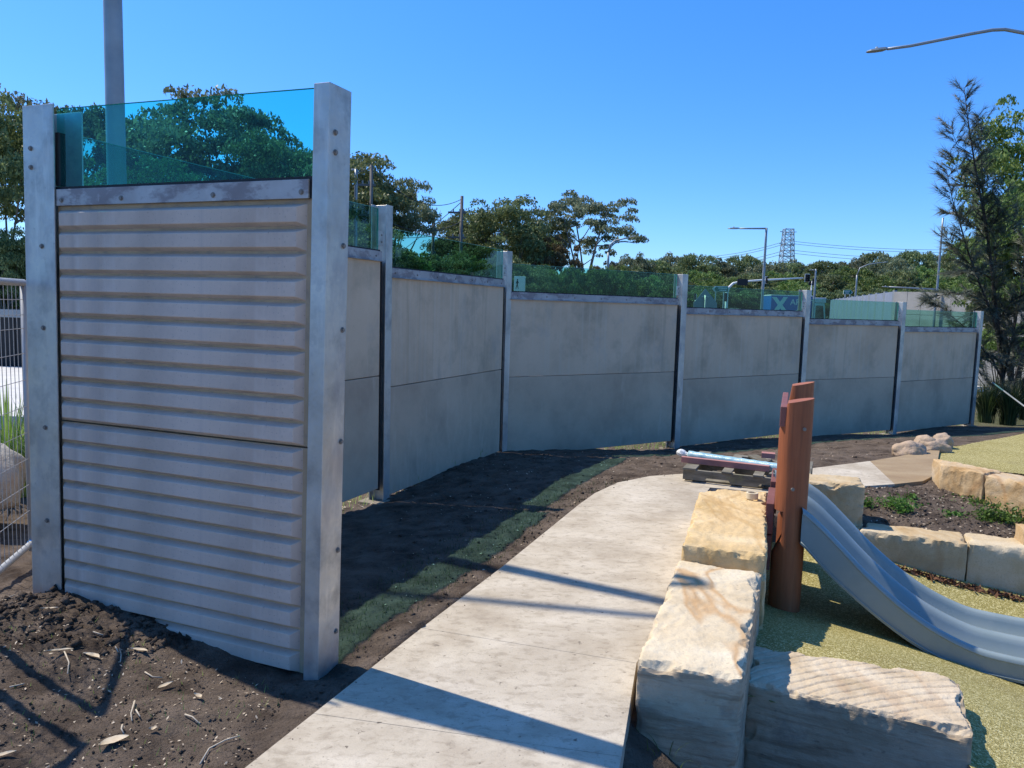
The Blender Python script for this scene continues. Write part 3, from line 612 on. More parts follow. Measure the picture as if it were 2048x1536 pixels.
# upper edging beyond the bed
e0 = onz(1846, 966, -.06); e1 = onz(1883, 974, -.08); ed = V(.90, -.43, 0).normalized(); eb = V(-.12, .42, 0)
ztp = .19
ztp = .2; f0 = onz(1883, 928, ztp); f1 = onz(1968, 948, ztp); f2 = onz(2300, 1030, ztp); h0 = onz(1843, 921, ztp); h0b = onz(1866, 915, ztp); h1 = onz(2008, 943, ztp); h2 = onz(2300, 1004, ztp)
m_st_or = stonemat('orange_sandstone', [(.40, .25, .11), (.52, .38, .22), (.55, .48, .38)], (.38, .2, .08), .5)
ob = stone('sandstone_block', 'orange faced sandstone block with a pale sawn end beyond the weedy soil bed', m_st_or, [f0, f1, h1, h0b], ztp, -.3, amp=.016, chip=.03, seed=8, nres=(50, 20, 22))
stone('sandstone_block', 'orange rock faced block running out of the right edge beyond the soil bed', m_st_or, [f1 + V(.006, 0, 0), f2, h2, h1 + V(.006, 0, 0)], ztp, -.35, amp=.018, chip=.03, seed=9, nres=(60, 20, 22))
ye = onz(2046, 1082, -.12)
stone('sandstone_block', 'small orange stone on the edging top at the right picture edge', m_st_or, [ye, ye + V(.3, -.1, 0), ye + V(.36, .12, 0), ye + V(.06, .2, 0)], -.03, -.2, amp=.012, chip=.03, seed=10)

def boulder(name, label, loc, size, seed, mat, cat='rock'):
    bm = bmesh.new(); bmesh.ops.create_icosphere(bm, subdivisions=4, radius=1)
    for v in bm.verts:
        p = v.co.copy(); r = 1 + .28 * noise.noise(p * 1.1 + V(seed, 0, 0)) + .10 * noise.noise(p * 3 + V(0, seed, 0)) + .04 * noise.noise(p * 9)
        p = p * r; p.z = max(p.z, -.45); v.co = V(p.x * size[0], p.y * size[1], p.z * size[2])
    me = bpy.data.meshes.new(name); bm.to_mesh(me); bm.free(); me.polygons.foreach_set('use_smooth', [True] * len(me.polygons)); me.materials.append(mat)
    return link(name, me, None, Vector(loc), None, label, cat)
m_bo = pmat('rock_brown', [(.34, .25, .16), (.46, .34, .24), (.40, .28, .22)], 4, layers=[('noise', 3, .5, .7, (.36, .27, .1), .6, None), ('noise', 30, .6, .75, (.15, .11, .08), .6, None)], bump=[('noise', 14, .02, None), ('noise', 50, .006, None)])
for (px, py, s, sd, lb) in ((1818, 908, (.20, .15, .13), 1, 'tan rock at the left end of the small rock row by the softfall'), (1848, 898, (.16, .14, .15), 2, 'upright tan rock in the middle of the small rock row'), (1868, 900, (.19, .13, .11), 3, 'long pinkish rock right of the middle in the small rock row'), (1884, 893, (.13, .12, .14), 4, 'dark veined rock at the right end of the small rock row')):
    p = onz(px, py, -.02); boulder('rock', lb, p + V(0, 0, .03), s, sd, m_bo)
p = onz(2, 960, .1); boulder('boulder', 'large grey boulder in the strappy grass behind the mesh fence', V(-3.80, 5.35, .24), (.33, .30, .30), 8, m_boulder, 'boulder')

# ------------------------------------------------------------------ slide
zl0 = .35
N0 = onz(1605, 1015, zl0); sd = V(math.sin(rad(116)), math.cos(rad(116)), 0); SL = 1.28; sn = V(-sd.y, sd.x, 0)
if sn.y < 0: sn = -sn
def onN(px, py):
    d = ray(px, py); n = sn; tt = (N0 - V(0, 0, EYE)).dot(n) / d.dot(n); p = V(0, 0, EYE) + d * tt; return ((p - N0).dot(sd), p.z)
lipA = [onN(*p) for p in ((1605, 1015), (1640, 1047), (1690, 1100), (1729, 1143), (1796, 1204), (1850, 1245), (1900, 1274), (1960, 1302), (2048, 1322))]
botA = [onN(*p) for p in ((1597, 1082), (1645, 1140), (1685, 1179), (1747, 1233), (1808, 1280), (1860, 1312), (1900, 1331), (1960, 1351), (2048, 1370))]
sf = np.linspace(-.5, SL + .8, 140)
def prof_(src, k_):
    x = np.array([q[0] for q in src]); y = np.array([q[1] for q in src]); a_ = np.interp(sf, x, y); g0 = (y[1] - y[0]) / (x[1] - x[0]); m_ = sf < x[0]; a_[m_] = y[0] + k_ * g0 * (sf[m_] - x[0])
    for _ in range(14): a_[1:-1] = (a_[:-2] + a_[1:-1] * 2 + a_[2:]) / 4
    return a_
LZ = prof_(lipA, .35); BZ = prof_(botA, .35); Ws = .80
ss = np.linspace(.005, SL + .75, 60); lz = np.interp(ss, sf, LZ); bz = np.interp(ss, sf, BZ)
c_ = Ws / 2
half = [(.012, 'b', 0), (.012, 'm', 0), (.010, 'z', -.036), (0, 'z', -.030), (.002, 'z', -.014), (.014, 'z', -.003), (.032, 'z', 0), (.050, 'z', -.004), (.063, 'z', -.016), (.072, 'z', -.042), (.086, 'f', .02), (.105, 'f', .005), (.13, 'f', 0)]
mid = [(c_ - .12, 'f', 0), (c_ - .088, 'f', .006), (c_ - .068, 'f', .025), (c_ - .052, 'z', -.045), (c_ - .040, 'z', -.018), (c_ - .022, 'z', -.004), (c_, 'z', 0), (c_ + .022, 'z', -.004), (c_ + .040, 'z', -.018), (c_ + .052, 'z', -.045), (c_ + .068, 'f', .025), (c_ + .088, 'f', .006), (c_ + .12, 'f', 0)]
TPL = half + mid + [(Ws - u, k_, d_) for u, k_, d_ in half[::-1]]
def zat(k_, d_, s_):
    z = float(np.interp(s_, sf, LZ)); b = float(np.interp(s_, sf, BZ))
    return {'z': z, 'b': b, 'm': (z + b) / 2, 'f': z - min(.20, (z - b) * .90)}[k_] + d_
vs = []
for k, s_ in enumerate(ss):
    for (u, k_, d_) in TPL:
        sa_ = s_ - (.30 * u / Ws) * max(0, 1 - s_ / .5)
        p = N0 + sd * sa_ + sn * u; vs.append((p.x, p.y, zat(k_, d_, sa_)))
K = len(TPL); fs = [(i * K + j, i * K + j + 1, (i + 1) * K + j + 1, (i + 1) * K + j) for i in range(len(ss) - 1) for j in range(K - 1)]
fs += [(i * K + K - 1, i * K, (i + 1) * K, (i + 1) * K + K - 1) for i in range(len(ss) - 1)]
slo = thing('playground_slide', 'grey blue plastic double slide running down from the timber posts to the softfall', 'slide', (N0.x, N0.y, -.4))
mb = MB(); mb.add(vs, fs); mb.add([vs[(len(ss) - 1) * K + j] for j in range(K)], [tuple(range(K))])
sb = mb.build('chute', m_slide, slo, smooth=True)
bm = bmesh.new(); bm.from_mesh(sb.data); bmesh.ops.recalc_face_normals(bm, faces=bm.faces); bm.to_mesh(sb.data); bm.free()
try:
    sb.data.set_sharp_from_angle(angle=rad(50))
except Exception: pass
# moulded bead along the foot of the side skirt
mb = MB()
pts = [N0 + sd * s_ - sn * .001 + V(0, 0, bz[k] - N0.z + .022) for k, s_ in enumerate(ss)]
mb.tube(pts, .004, 6); mb.build('edge_bead', m_slide, slo, smooth=True)

# ------------------------------------------------------------------ timber posts with rail
tp = thing('timber_barrier', 'red brown round timber posts with rail and boards at the head of the slide', 'barrier', (1.88, 5.03, -.38))
td = V(math.sin(rad(20)), math.cos(rad(20)), 0); tn = V(td.y, -td.x, 0)     # tn to the right
def logpost(c, z0, z1, r, cuts, slant, name='post'):
    """cuts: (za, zb, clamp) flattening the left side between za and zb"""
    n = 28; zs = [z0]
    for a, b, cl in cuts: zs += [a - .001, a + .03, b - .001, b + .001]
    zs += [z0 + (z1 - z0) * k / 10 for k in range(1, 11)]
    zs = sorted(set(round(z, 4) for z in zs if z0 <= z <= z1)); mb = MB(); vs = []
    for z in zs:
        for k in range(n):
            q = 2 * math.pi * k / n; rr = r * (1 + .02 * math.sin(3 * q + z * 2)); x = rr * math.cos(q); y = rr * math.sin(q)
            for a, b, cl in cuts:
                if a < z < b:
                    f = min(1, (z - a) / .1); x = max(x, -r + (r - cl) * f)
            zz = z + (slant * x if z == zs[-1] else 0)
            p = c + tn * x + td * y; vs.append((p.x, p.y, zz))
    m = len(zs); fs = [(i * n + k, i * n + (k + 1) % n, (i + 1) * n + (k + 1) % n, (i + 1) * n + k) for i in range(m - 1) for k in range(n)]
    fs += [tuple((m - 1) * n + k for k in range(n))]
    mb.add(vs, fs); return mb.build(name, m_timber, tp, bevel=0)
pc = V(1.885, 5.05, 0)
po = logpost(pc, -.5, 1.035, .103, [(.0, .30, .045), (.84, 1.2, .055)], .22)
p2c = pc + td * 1.02 + tn * .02
logpost(p2c, -.6, 1.06, .103, [(.0, .30, .045), (.84, 1.2, .055)], .22)
def sset(o):
    o.data.polygons.foreach_set('use_smooth', [True] * len(o.data.polygons))
    try: o.data.set_sharp_from_angle(angle=rad(35))
    except Exception: pass
for o in kids(tp): sset(o)
trz = math.atan2(td.y, td.x)
mb = MB(); c = pc + td * .42 - tn * .079; mb.box(V(c.x, c.y, .93), (1.0, .042, .135), trz); mb.build('rail', m_board, tp, bevel=.006)
for (s0, s1, zt_, zb_, off) in ((-.02, .5, .33, .12, .128), (.52, 1.05, .37, .13, .118), (-.05, .48, .113, -.12, .132)):
    mb = MB(); c = pc + td * ((s0 + s1) / 2) - tn * off; mb.box(V(c.x, c.y, (zt_ + zb_) / 2), (s1 - s0, .05, zt_ - zb_), trz); mb.build('board', m_board, tp, bevel=.004)
for a_, b_ in ((V(.02, -.103, .86), V(.02, -.109, .86)), (V(-.03, -.098, .46), V(-.03, -.106, .46))):
    mb = MB(); mb.tube([pc + a_, pc + b_], .012, 10); mb.build('bolt_head', m_bolt, tp)

# ------------------------------------------------------------------ pallet and what lies on it
a = onz(1365, 962, 0); b = onz(1534, 981, 0); pd = (b - a).normalized(); pn_ = V(-pd.y, pd.x, 0); prz = math.atan2(pd.y, pd.x)
a.z = .004
pal = thing('pallet', 'weathered wooden pallet with broken deck boards lying on the path end', 'pallet', a)
def pp(u, v, z): p = a + pd * u + pn_ * v; return V(p.x, p.y, z)
def pbox(name, u, v, z, L, Wd, H, rot=0, mat=m_pallet, tilt=0, parent=pal, **k):
    ax = V(math.cos(prz + rot), math.sin(prz + rot), 0); ay = V(-ax.y, ax.x, 0); az_ = V(0, 0, 1)
    if tilt: ax = (ax + V(0, 0, tilt)).normalized(); az_ = ax.cross(ay)
    mb = MB(); mb.box(pp(u, v, z), (L, Wd, H), ax=(ax, ay, az_)); return mb.build(name, mat, parent, bevel=.002, **k)
for v in (.02, .46, .9):
    mb = MB(); H = .095; L = 1.12
    prof = [(0, .02), (.20, .02), (.22, .05), (.42, .05), (.44, .02), (.68, .02), (.70, .05), (.90, .05), (.92, .02), (L, .02), (L, .02 + H), (0, .02 + H)]
    vs = [pp(u, v - .019, z) for u, z in prof] + [pp(u, v + .019, z) for u, z in prof]; n = len(prof)
    mb.add(vs, [tuple(range(n)), tuple(range(2 * n - 1, n - 1, -1))] + [((i + 1) % n, i, n + i, n + (i + 1) % n) for i in range(n)]); mb.build('bearer', m_pallet, pal)
for u, wdt in ((.06, .12), (.40, .09), (.68, .09), (1.06, .12)): pbox('deck_board', u, .47, .125, wdt, .98 if u in (.06, 1.06) else .98, .018)
pbox('deck_board', .52, .90, .126, .30, .09, .018, .0); pbox('deck_board', .62, .74, .15, .10, .34, .018, .5, tilt=.05); pbox('deck_board', .86, .66, .15, .10, .44, .018, -.55); pbox('deck_board', .84, .12, .142, .12, .16, .016, -.2)
for v in (.1, .5, .86): pbox('base_board', .56, v, .011, 1.1, .09, .018)
pbox('red_timber', .35, .22, .164, .82, .055, .055, -.045, m_pinkboard, parent=None, origin=pp(.35, .22, .137), label='long pink red timber length lying across the pallet', cat='timber')
pbox('timber_offcut', .70, .80, .185, .13, .10, .05, .06, m_pinkboard, parent=None, origin=pp(.7, .8, .16), label='short square pink timber offcut on the far side of the pallet', cat='timber offcut')
tb = thing('wrapped_tube', 'long pale blue bundle wrapped in crinkled plastic on the pallet', 'wrapped bundle', pp(.4, .36, .137))
mb = MB(); mb.tube([pp(-.03 + .9 * k / 24, .46 - .22 * k / 24, .172) + V(0, 0, .001 * math.sin(k * 1.9)) for k in range(25)], [.043 + .0015 * math.sin(k * 2.3) for k in range(25)], 6); mb.build('bundle', m_wrap, tb, smooth=True)
mb = MB(); mb.tube([pp(-.03 - .13 * k / 8, .46 + .03 * k / 8, .172 + .012 * k / 8) for k in range(9)], [.031, .02, .024, .034, .040, .042, .036, .028, .008], 9); mb.build('wrap_end', m_wrapend, tb)
mb = MB(); mb.tube([pp(.87 + .14 * k / 6, .24 - .035 * k / 6, .17 - .01 * k / 6) for k in range(7)], [.031, .026, .03, .034, .032, .024, .006], 9); mb.build('wrap_end', m_wrapend, tb)
tr = onz(1504, 995, .265); mb = MB(); n = 28; vs = []
for r, z in ((.041, 0), (.043, .002), (.043, .044), (.041, .046), (.032, .046), (.032, 0)): vs += [(tr.x + r * math.cos(2 * math.pi * k / n), tr.y + r * math.sin(2 * math.pi * k / n), tr.z - .008 + z) for k in range(n)]
mb.add(vs, [(i % 6 * n + k, i % 6 * n + (k + 1) % n, (i + 1) % 6 * n + (k + 1) % n, (i + 1) % 6 * n + k) for i in range(6) for k in range(n)])
mb.build('tape_roll', m_tape, None, origin=tr, smooth=False, label='cream roll of tape standing on the yellow sandstone block', cat='tape roll')

# ------------------------------------------------------------------ temporary mesh fence at the left
def mesh_fence(p0, p1, zb, zt, label, cap=False):
    t = thing('temporary_fence', label, 'fence', (p0.x, p0.y, zb)); d = (p1 - p0).normalized(); L = (p1 - p0).length
    mb = MB(); r = .021; rc = .1
    loop = [p0 + V(0, 0, zb - .25), p0 + V(0, 0, zt)]
    mb.tube([p0 + V(0, 0, zb - .05), p0 + V(0, 0, zt)], r, 12); mb.build('upright', m_pipe, t, smooth=True)
    mb = MB(); mb.tube([p1 + V(0, 0, zb - .05), p1 + V(0, 0, zt)], r, 12); mb.build('upright', m_pipe, t, smooth=True)
    for z, nm in ((zt, 'top_rail'), (zb, 'bottom_rail')):
        mb = MB(); mb.tube([p0 + V(0, 0, z), p1 + V(0, 0, z)], r if nm == 'top_rail' else .019, 12); mb.build(nm, m_pipe, t, smooth=True)
    if cap:
        mb = MB(); mb.tube([p0 + V(0, 0, zb) - d * .03, p0 + V(0, 0, zb) + d * .03], .024, 12); mb.build('end_cap', m_cap_blue, t, smooth=True)
    vm = MB(); vm.tube([(0, 0, zb - LOC[t.name].z), (0, 0, zt - LOC[t.name].z)], .002, 5); vo = vm.build('w', m_pipe); vme = vo.data; bpy.data.objects.remove(vo)
    hm = MB(); hm.tube([(0, 0, 0), tuple(d * L)], .002, 5); ho = hm.build('w', m_pipe); hme = ho.data; bpy.data.objects.remove(ho)
    k = int(L / .06)
    for i in range(1, k): o = inst('wire', vme, t, p0 + d * (L * i / k)); o.location.z = 0
    zs_ = [zt - .10, zt - .19, zt - .27]; z = zt - .42
    while z > zb + .05: zs_.append(z); z -= .16
    for z in zs_: inst('wire', hme, t, p0 + V(0, 0, z))
    return t
mesh_fence(V(-2.93, 4.62, 0), V(-2.62, 3.42, 0), .07, 1.66, 'temporary mesh fence panel seen beside the left end post with a blue capped rail', True)
mesh_fence(V(-2.58, 3.22, 0), V(-2.72, 1.2, 0), .07, 1.66, 'temporary mesh fence panel nearer the camera, outside the left picture edge')

# ------------------------------------------------------------------ poles and lamps
def lamp(label, base, h, r0_, r1_, arm, head=True, name='street_lamp', head_len=.6, group=None, extra=None, cat='street lamp'):
    """arm: list of points from pole top on; last one is the lamp head's tip"""
    t = thing(name, label, cat, base, group)
    mb = MB(); n = 12; mb.tube([base + V(0, 0, (h) * k / n) for k in range(n + 1)], [r0_ + (r1_ - r0_) * k / n for k in range(n + 1)], 12); mb.build('pole', m_lamp, t, smooth=True)
    for ar in ([arm] if not extra else [arm, extra]):
        mb = MB(); mb.tube(ar, [r1_ * .8 * (1 - .35 * k / len(ar)) for k in range(len(ar))], 8); mb.build('arm', m_lamp, t, smooth=True)
        if head:
            d = (ar[-1] - ar[-2]).normalized(); s = V(-d.y, d.x, 0).normalized(); u = s.cross(d) * -1; c = ar[-1] + d * head_len * .5; w_ = head_len * .23; hh = head_len * .13
            if u.z < 0: u = -u
            mb = MB(); st = [(-.5, .35, .5), (-.35, .9, .95), (0, 1, 1), (.35, .85, .7), (.5, .4, .25)]
            for (x, a_, b_) in st:
                for (y, z) in ((-1, -.3), (1, -.3), (.7, .6), (-.7, .6)): mb.v.append(tuple(c + d * (x * head_len) + s * (y * a_ * w_) + u * (z * b_ * hh)))
            for i in range(4):
                for k in range(4): mb.f.append((i * 4 + k, i * 4 + (k + 1) % 4, i * 4 + 4 + (k + 1) % 4, i * 4 + 4 + k))
            mb.f += [(3, 2, 1, 0), (16, 17, 18, 19)]; mb.build('lamp_head', m_grey, t, bevel=.004)
            mb = MB(); mb.tube([c + u * hh * .5, c + u * (hh * .5 + .05 * head_len / .6 * 1.2)], .035 * head_len / .6, 8); mb.build('light_sensor', m_white, t)
    return t
def bend(a, b, c, n=8): return [a.lerp(b, k / n).lerp(b.lerp(c, k / n), k / n) for k in range(n + 1)]
# near pole whose shadow crosses the path
nb_ = V(-3.24, 6.35, -.35); top = nb_ + V(0, 0, 7.0)
dirA = V(-.98, .2, 0)
lamp('tall grey lamp pole close behind the teal glass of the end bay', nb_, 7.0, .082, .062, bend(top, top + V(0, 0, .75), top + dirA * .9 + V(0, 0, .95)) + [top + dirA * 2.6 + V(0, 0, 1.15)])
# lamp arm entering at the top right
Yd = 16.0
arm = [atY(2170, 150, Yd), atY(2125, 108, Yd), atY(2080, 78, Yd), atY(2048, 66, Yd), atY(2010, 59, Yd), atY(1985, 60, Yd), atY(1940, 68, Yd), atY(1880, 80, Yd), atY(1820, 92, Yd), atY(1775, 98, Yd)]
pb = V(arm[0].x + .12, Yd, -.6)
lamp('street lamp whose long curved arm enters from the top right corner', pb, arm[0].z + .6, .1, .05, arm, head_len=.42)
def plamp(label, px, Y, ytop, pts, z0=-.95, r=.06, extra=None, hl=.7, **k):
    tpz = atY(px, ytop, Y); b = V(tpz.x, Y, z0)
    ar = [atY(x, y, Y) for x, y in pts]; ex = [atY(x, y, Y) for x, y in extra] if extra else None
    return lamp(label, b, tpz.z - z0, r * 1.5, r, ar, head_len=hl, extra=ex, **k)
plamp('straight lamp post with a level arm pointing left, in front of the far trees', 1533, 50, 456, [(1533, 457), (1500, 457), (1479, 457)], r=.07, hl=.75)
plamp('curved twin arm street lamp in front of the far trees left of centre', 1217, 42, 505, [(1217, 505), (1220, 490), (1230, 481), (1250, 477), (1258, 475)], r=.06, extra=[(1217, 505), (1222, 493), (1232, 484), (1250, 483), (1257, 484)], hl=.4)
plamp('curved street lamp against the green hillside right of the pylon', 1714, 62, 550, [(1714, 550), (1720, 536), (1736, 529), (1755, 526), (1765, 525)], r=.06, hl=.4)
plamp('slender lamp post beside the feathery she-oak', 1886, 44, 436, [(1886, 437), (1887, 436), (1888, 436)], r=.05, head=False)
plamp('low street lamp with a long level arm above the grey barrier', 1873, 30, 578, [(1873, 579), (1820, 576), (1778, 574)], r=.045, hl=.28)
plamp('thin lamp post in front of the left gum trees', 712, 30, 338, [(712, 340), (702, 340), (700, 340)], r=.06, hl=.3)
plamp('thin far lamp post right of the truck', 1632, 72, 538, [(1632, 540), (1626, 540), (1624, 540)], r=.07, hl=.3)

# power poles and wires
pw = []
for (px, yt, Y, lb, r) in ((743, 330, 36, 'nearest timber power pole behind the second glass bay', .075), (924, 392, 43, 'middle power pole rising beside the gum crown', .085), (867, 430, 45, 'short looking power pole between the gum trees', .085)):
    t_ = atY(px, yt, Y); b = V(t_.x, Y, -.95); o = thing('power_pole', lb, 'power pole', b, 'timber power poles')
    mb = MB(); mb.tube([b, b + V(0, 0, (t_.z + .95) / 2), t_], [r * 1.2, r * 1.1, r], 10); mb.build('pole', m_wood, o, smooth=True)
    for k, dz in enumerate((.9, 2.0)):
        mb = MB(); mb.box(t_ + V(-.25, 0, -dz - .25 * k), (1.1 * Y / 60 + .2, .1, .1)); ca = mb.build('crossarm', m_wood, o)
        for dx in (-.5, 0, .3): mb = MB(); mb.tube([t_ + V(dx * Y / 60 - .1, 0, -dz - .25 * k + .05), t_ + V(dx * Y / 60 - .1, 0, -dz - .25 * k + .2)], .04, 6); mb.build('insulator', m_grey, ca)
    pw.append(t_)
def wire(a, b, sag, r, label):
    pts = [a.lerp(b, k / 24) - V(0, 0, sag * 4 * (k / 24) * (1 - k / 24)) for k in range(25)]
    mb = MB(); mb.tube(pts, r, 5); mb.build('overhead_wire', m_wire, None, origin=a, label=label, cat='overhead wire', group='overhead wires')
LW = 'thin dark overhead wire sagging between the power poles left of centre'
for dz, sg in ((-.1, .9), (-2.1, .7)):
    wire(pw[0] + V(.05, 0, dz), pw[1] + V(0, 0, dz * .6 - .1), sg, .018, LW)
wire(pw[0] + V(0, 0, -.1), atY(560, 325, 25), .4, .014, LW)
wire(pw[1] + V(0, 0, -.3), atY(700, 560, 90), .6, .022, LW); wire(pw[2] + V(0, 0, -.2), atY(1100, 460, 52), .4, .02, LW); wire(pw[2] + V(0, 0, -.1), atY(700, 408, 80), .6, .02, LW); wire(pw[2] + V(0, 0, -1.2), atY(690, 445, 80), .6, .02, LW); wire(pw[2] + V(0, 0, -1.2), atY(1100, 500, 52), .6, .02, LW)
# pylon
Yp = 210
pt = atY(1577, 458, Yp); bs = V(pt.x, Yp, -1.5); py_ = thing('lattice_pylon', 'steel lattice pylon standing above the far tree line', 'pylon', bs)
mb = MB(); Hh = pt.z - bs.z; ncell = 18; wh = lambda z: 1.5 + (1.0 - 1.0 * z / Hh)
cs = ((-1, -1), (1, -1), (1, 1), (-1, 1))
for cx_, cy_ in cs: mb.tube([bs + V(cx_ * wh(0), cy_ * wh(0), 0), bs + V(cx_ * wh(Hh) * .72, cy_ * wh(Hh) * .72, Hh)], .13, 4)
mb.build('leg_frame', m_grey, py_)
mb = MB()
def pc_(i, z): f = 1 - .28 * z / Hh; return bs + V(cs[i][0] * wh(z) * f, cs[i][1] * wh(z) * f, z)
for k in range(ncell):
    z0_, z1_ = Hh * k / ncell, Hh * (k + 1) / ncell
    for i in range(4): mb.tube([pc_(i, z0_), pc_((i + 1) % 4, z1_)], .07, 3); mb.tube([pc_((i + 1) % 4, z0_), pc_(i, z1_)], .07, 3); mb.tube([pc_(i, z1_), pc_((i + 1) % 4, z1_)], .07, 3)
mb.build('bracing', m_grey, py_, kind='stuff')
for zz in (Hh - 1.0, Hh - 4.2, Hh - 7.4):
    mb = MB(); c = bs + V(0, 0, zz); mb.tube([c + V(-2.2, 0, .3), c, c + V(2.2, 0, .3)], .12, 4); mb.build('crossarm', m_grey, py_)
LP = 'high voltage line running from the lattice pylon across the sky'
for (y0_, yl, yr) in ((482, 508, 487), (487, 512, 492), (500, 524, 506), (506, 528, 513)):
    wire(atY(1572, y0_, Yp), atY(1380, yl + 6, 260), 1.2, .06, LP); wire(atY(1582, y0_, Yp), atY(2100, yr + 6, 190), 1.5, .05, LP)

# ------------------------------------------------------------------ signs, signals, vehicles
def frame(px, py, Y): return atY(px, py, Y)
def panel(mb, px0, py0, px1, py1, Y, th=.03, dy=0.0):
    a = atY(px0, py1, Y); b = atY(px1, py0, Y); cz = (a.z + b.z) / 2
    return mb.box(V((a.x + b.x) / 2, Y + dy, cz), (abs(b.x - a.x), th, abs(b.z - a.z)))
# pedestrian sign
Y1 = 13.2; c = atY(1040, 600, Y1)
ps_ = thing('pedestrian_sign', 'white box sign with a walking figure seen through the third glass bay', 'sign', (c.x, Y1, -.5))
mb = MB(); mb.tube([V(c.x, Y1 + .08, -.7), V(c.x, Y1 + .08, 1.9)], .03, 10); mb.build('pole', m_galv, ps_, smooth=True)
mb = MB(); panel(mb, 1027, 553, 1051, 604, Y1, .10, 0); mb.build('sign_box', m_white, ps_, bevel=.006)
a = atY(1027, 553, Y1); b = atY(1043, 604, Y1); sx = (b.x - a.x); ox = a.x + sx * .45; yy = Y1 - .053
def fig(mb, pts, th=.0): mb.add([(ox + x * .01, yy, z * .01) for x, z in pts], [tuple(range(len(pts)))])
mb = MB(); zt_ = atY(1035, 558, Y1).z * 100
def fp(*pts): fig(mb, [(x, zt_ + z) for x, z in pts])
fp(*[(1.1 * math.cos(q) + .3, -1.2 + 1.2 * math.sin(q)) for q in [2 * math.pi * k / 12 for k in range(12)]])
fp((-.8, -2.6), (1.2, -2.6), (1.4, -5), (1, -10), (-1, -10), (-1.2, -5)); fp((1.0, -3), (3.2, -7), (2.6, -7.5), (.6, -5)); fp((-.8, -3), (-2.6, -7.4), (-2.0, -7.8), (-.4, -5))
fp((.9, -9.6), (2.6, -17), (1.7, -17), (-.3, -10.4)); fp((-1, -9.6), (-2.6, -17), (-1.7, -17), (.3, -10.4))
fp((-3, -20), (-2, -20), (-2, -26), (-3, -26)); fp((2, -20), (3, -20), (3, -26), (2, -26)); fp((-2, -22.4), (2, -22.4), (2, -23.4), (-2, -23.4))
mb.build('walking_symbol', m_black, ps_)
# back of a triangular warning sign
Y2 = 40; c = atY(1410, 600, Y2); ts = thing('warning_sign', 'back of a grey triangular road sign seen through the fourth glass bay', 'sign', (c.x, Y2, -1))
A_, B_, D_, E_, F_ = [atY(x, y, Y2) for x, y in ((1411, 577), (1434, 606), (1434, 620), (1387, 620), (1387, 606))]
mb = MB(); vs = [A_, B_, D_, E_, F_]; mb.add(vs + [v + V(0, .04, 0) for v in vs], [(0, 1, 2, 3, 4), (9, 8, 7, 6, 5)] + [(i, i + 5, (i + 1) % 5 + 5, (i + 1) % 5) for i in range(5)]); mb.build('sign_plate', m_grey, ts)
mb = MB(); mb.tube([V(c.x, Y2 - .06, -1), V(c.x, Y2 - .06, atY(1410, 590, Y2).z)], .05, 10); mb.build('pole', m_galv, ts, smooth=True)
mb = MB(); mb.box(V(c.x, Y2 - .02, atY(1410, 593, Y2).z), (.35, .05, .08)); mb.build('bracket', m_galv, ts)
# green direction signs
def arrow_sign(x0, y0, x1, y1, Y, left, label):
    a = atY(x0, y1, Y); b = atY(x1, y0, Y); c = V((a.x + b.x) / 2, Y, -1); t = thing('direction_sign', label, 'sign', c)
    h = b.z - a.z; W_ = b.x - a.x; tip = h * .5
    pts = [(a.x + tip, b.z), (b.x, b.z), (b.x, a.z), (a.x + tip, a.z), (a.x, (a.z + b.z) / 2)] if left else [(a.x, b.z), (b.x - tip, b.z), (b.x, (a.z + b.z) / 2), (b.x - tip, a.z), (a.x, a.z)]
    def plate(pts, y, nm, m, par):
        mb = MB(); vs = [(x, y, z) for x, z in pts]; n = len(vs); mb.add(vs + [(x, y + .04, z) for x, z in pts], [tuple(range(n)), tuple(range(2 * n - 1, n - 1, -1))] + [(i, i + n, (i + 1) % n + n, (i + 1) % n) for i in range(n)]); return mb.build(nm, m, par)
    cx_, cz_ = (a.x + b.x) / 2, (a.z + b.z) / 2
    plate(pts, Y, 'border', m_white, t); plate([(cx_ + (x - cx_) * .95, cz_ + (z - cz_) * .86) for x, z in pts], Y - .045, 'sign_plate', m_green, t)
    mb = MB(); yy = Y - .05; s = 1 if left else -1; ex = (a.x if left else b.x)
    X_ = lambda f: ex + s * W_ * f
    mb.add([(X_(.05), yy, cz_), (X_(.15), yy, cz_ + h * .36), (X_(.21), yy, cz_ + h * .36), (X_(.12), yy, cz_), (X_(.21), yy, cz_ - h * .36), (X_(.15), yy, cz_ - h * .36)], [(0, 1, 2, 3), (0, 3, 4, 5)])
    for row, (fx0, fx1) in enumerate(((.38, .93), (.45, .88))):
        n = 9
        for k in range(n):
            q0 = fx0 + (fx1 - fx0) * k / n; q1 = q0 + (fx1 - fx0) / n * .72; zc = cz_ + h * (.17 - .36 * row); hh = h * (.10 if (k * 7 + row) % 3 else .13)
            mb.add([(X_(q0), yy, zc - hh), (X_(q1), yy, zc - hh), (X_(q1), yy, zc + hh), (X_(q0), yy, zc + hh)], [(0, 1, 2, 3)])
    mb.build('lettering', m_white, t)
    for dx in (-.25, .25): mb = MB(); mb.tube([V(cx_ + W_ * dx, Y + .1, -1), V(cx_ + W_ * dx, Y + .1, b.z)], .05, 8); mb.build('post', m_galv, t)
    return t
arrow_sign(1424, 573, 1457, 583.5, 66, True, 'green road direction sign pointing left, seen over the wall')
arrow_sign(1687, 580.5, 1706, 588.5, 66, False, 'small green road direction sign pointing right, near the barrier')
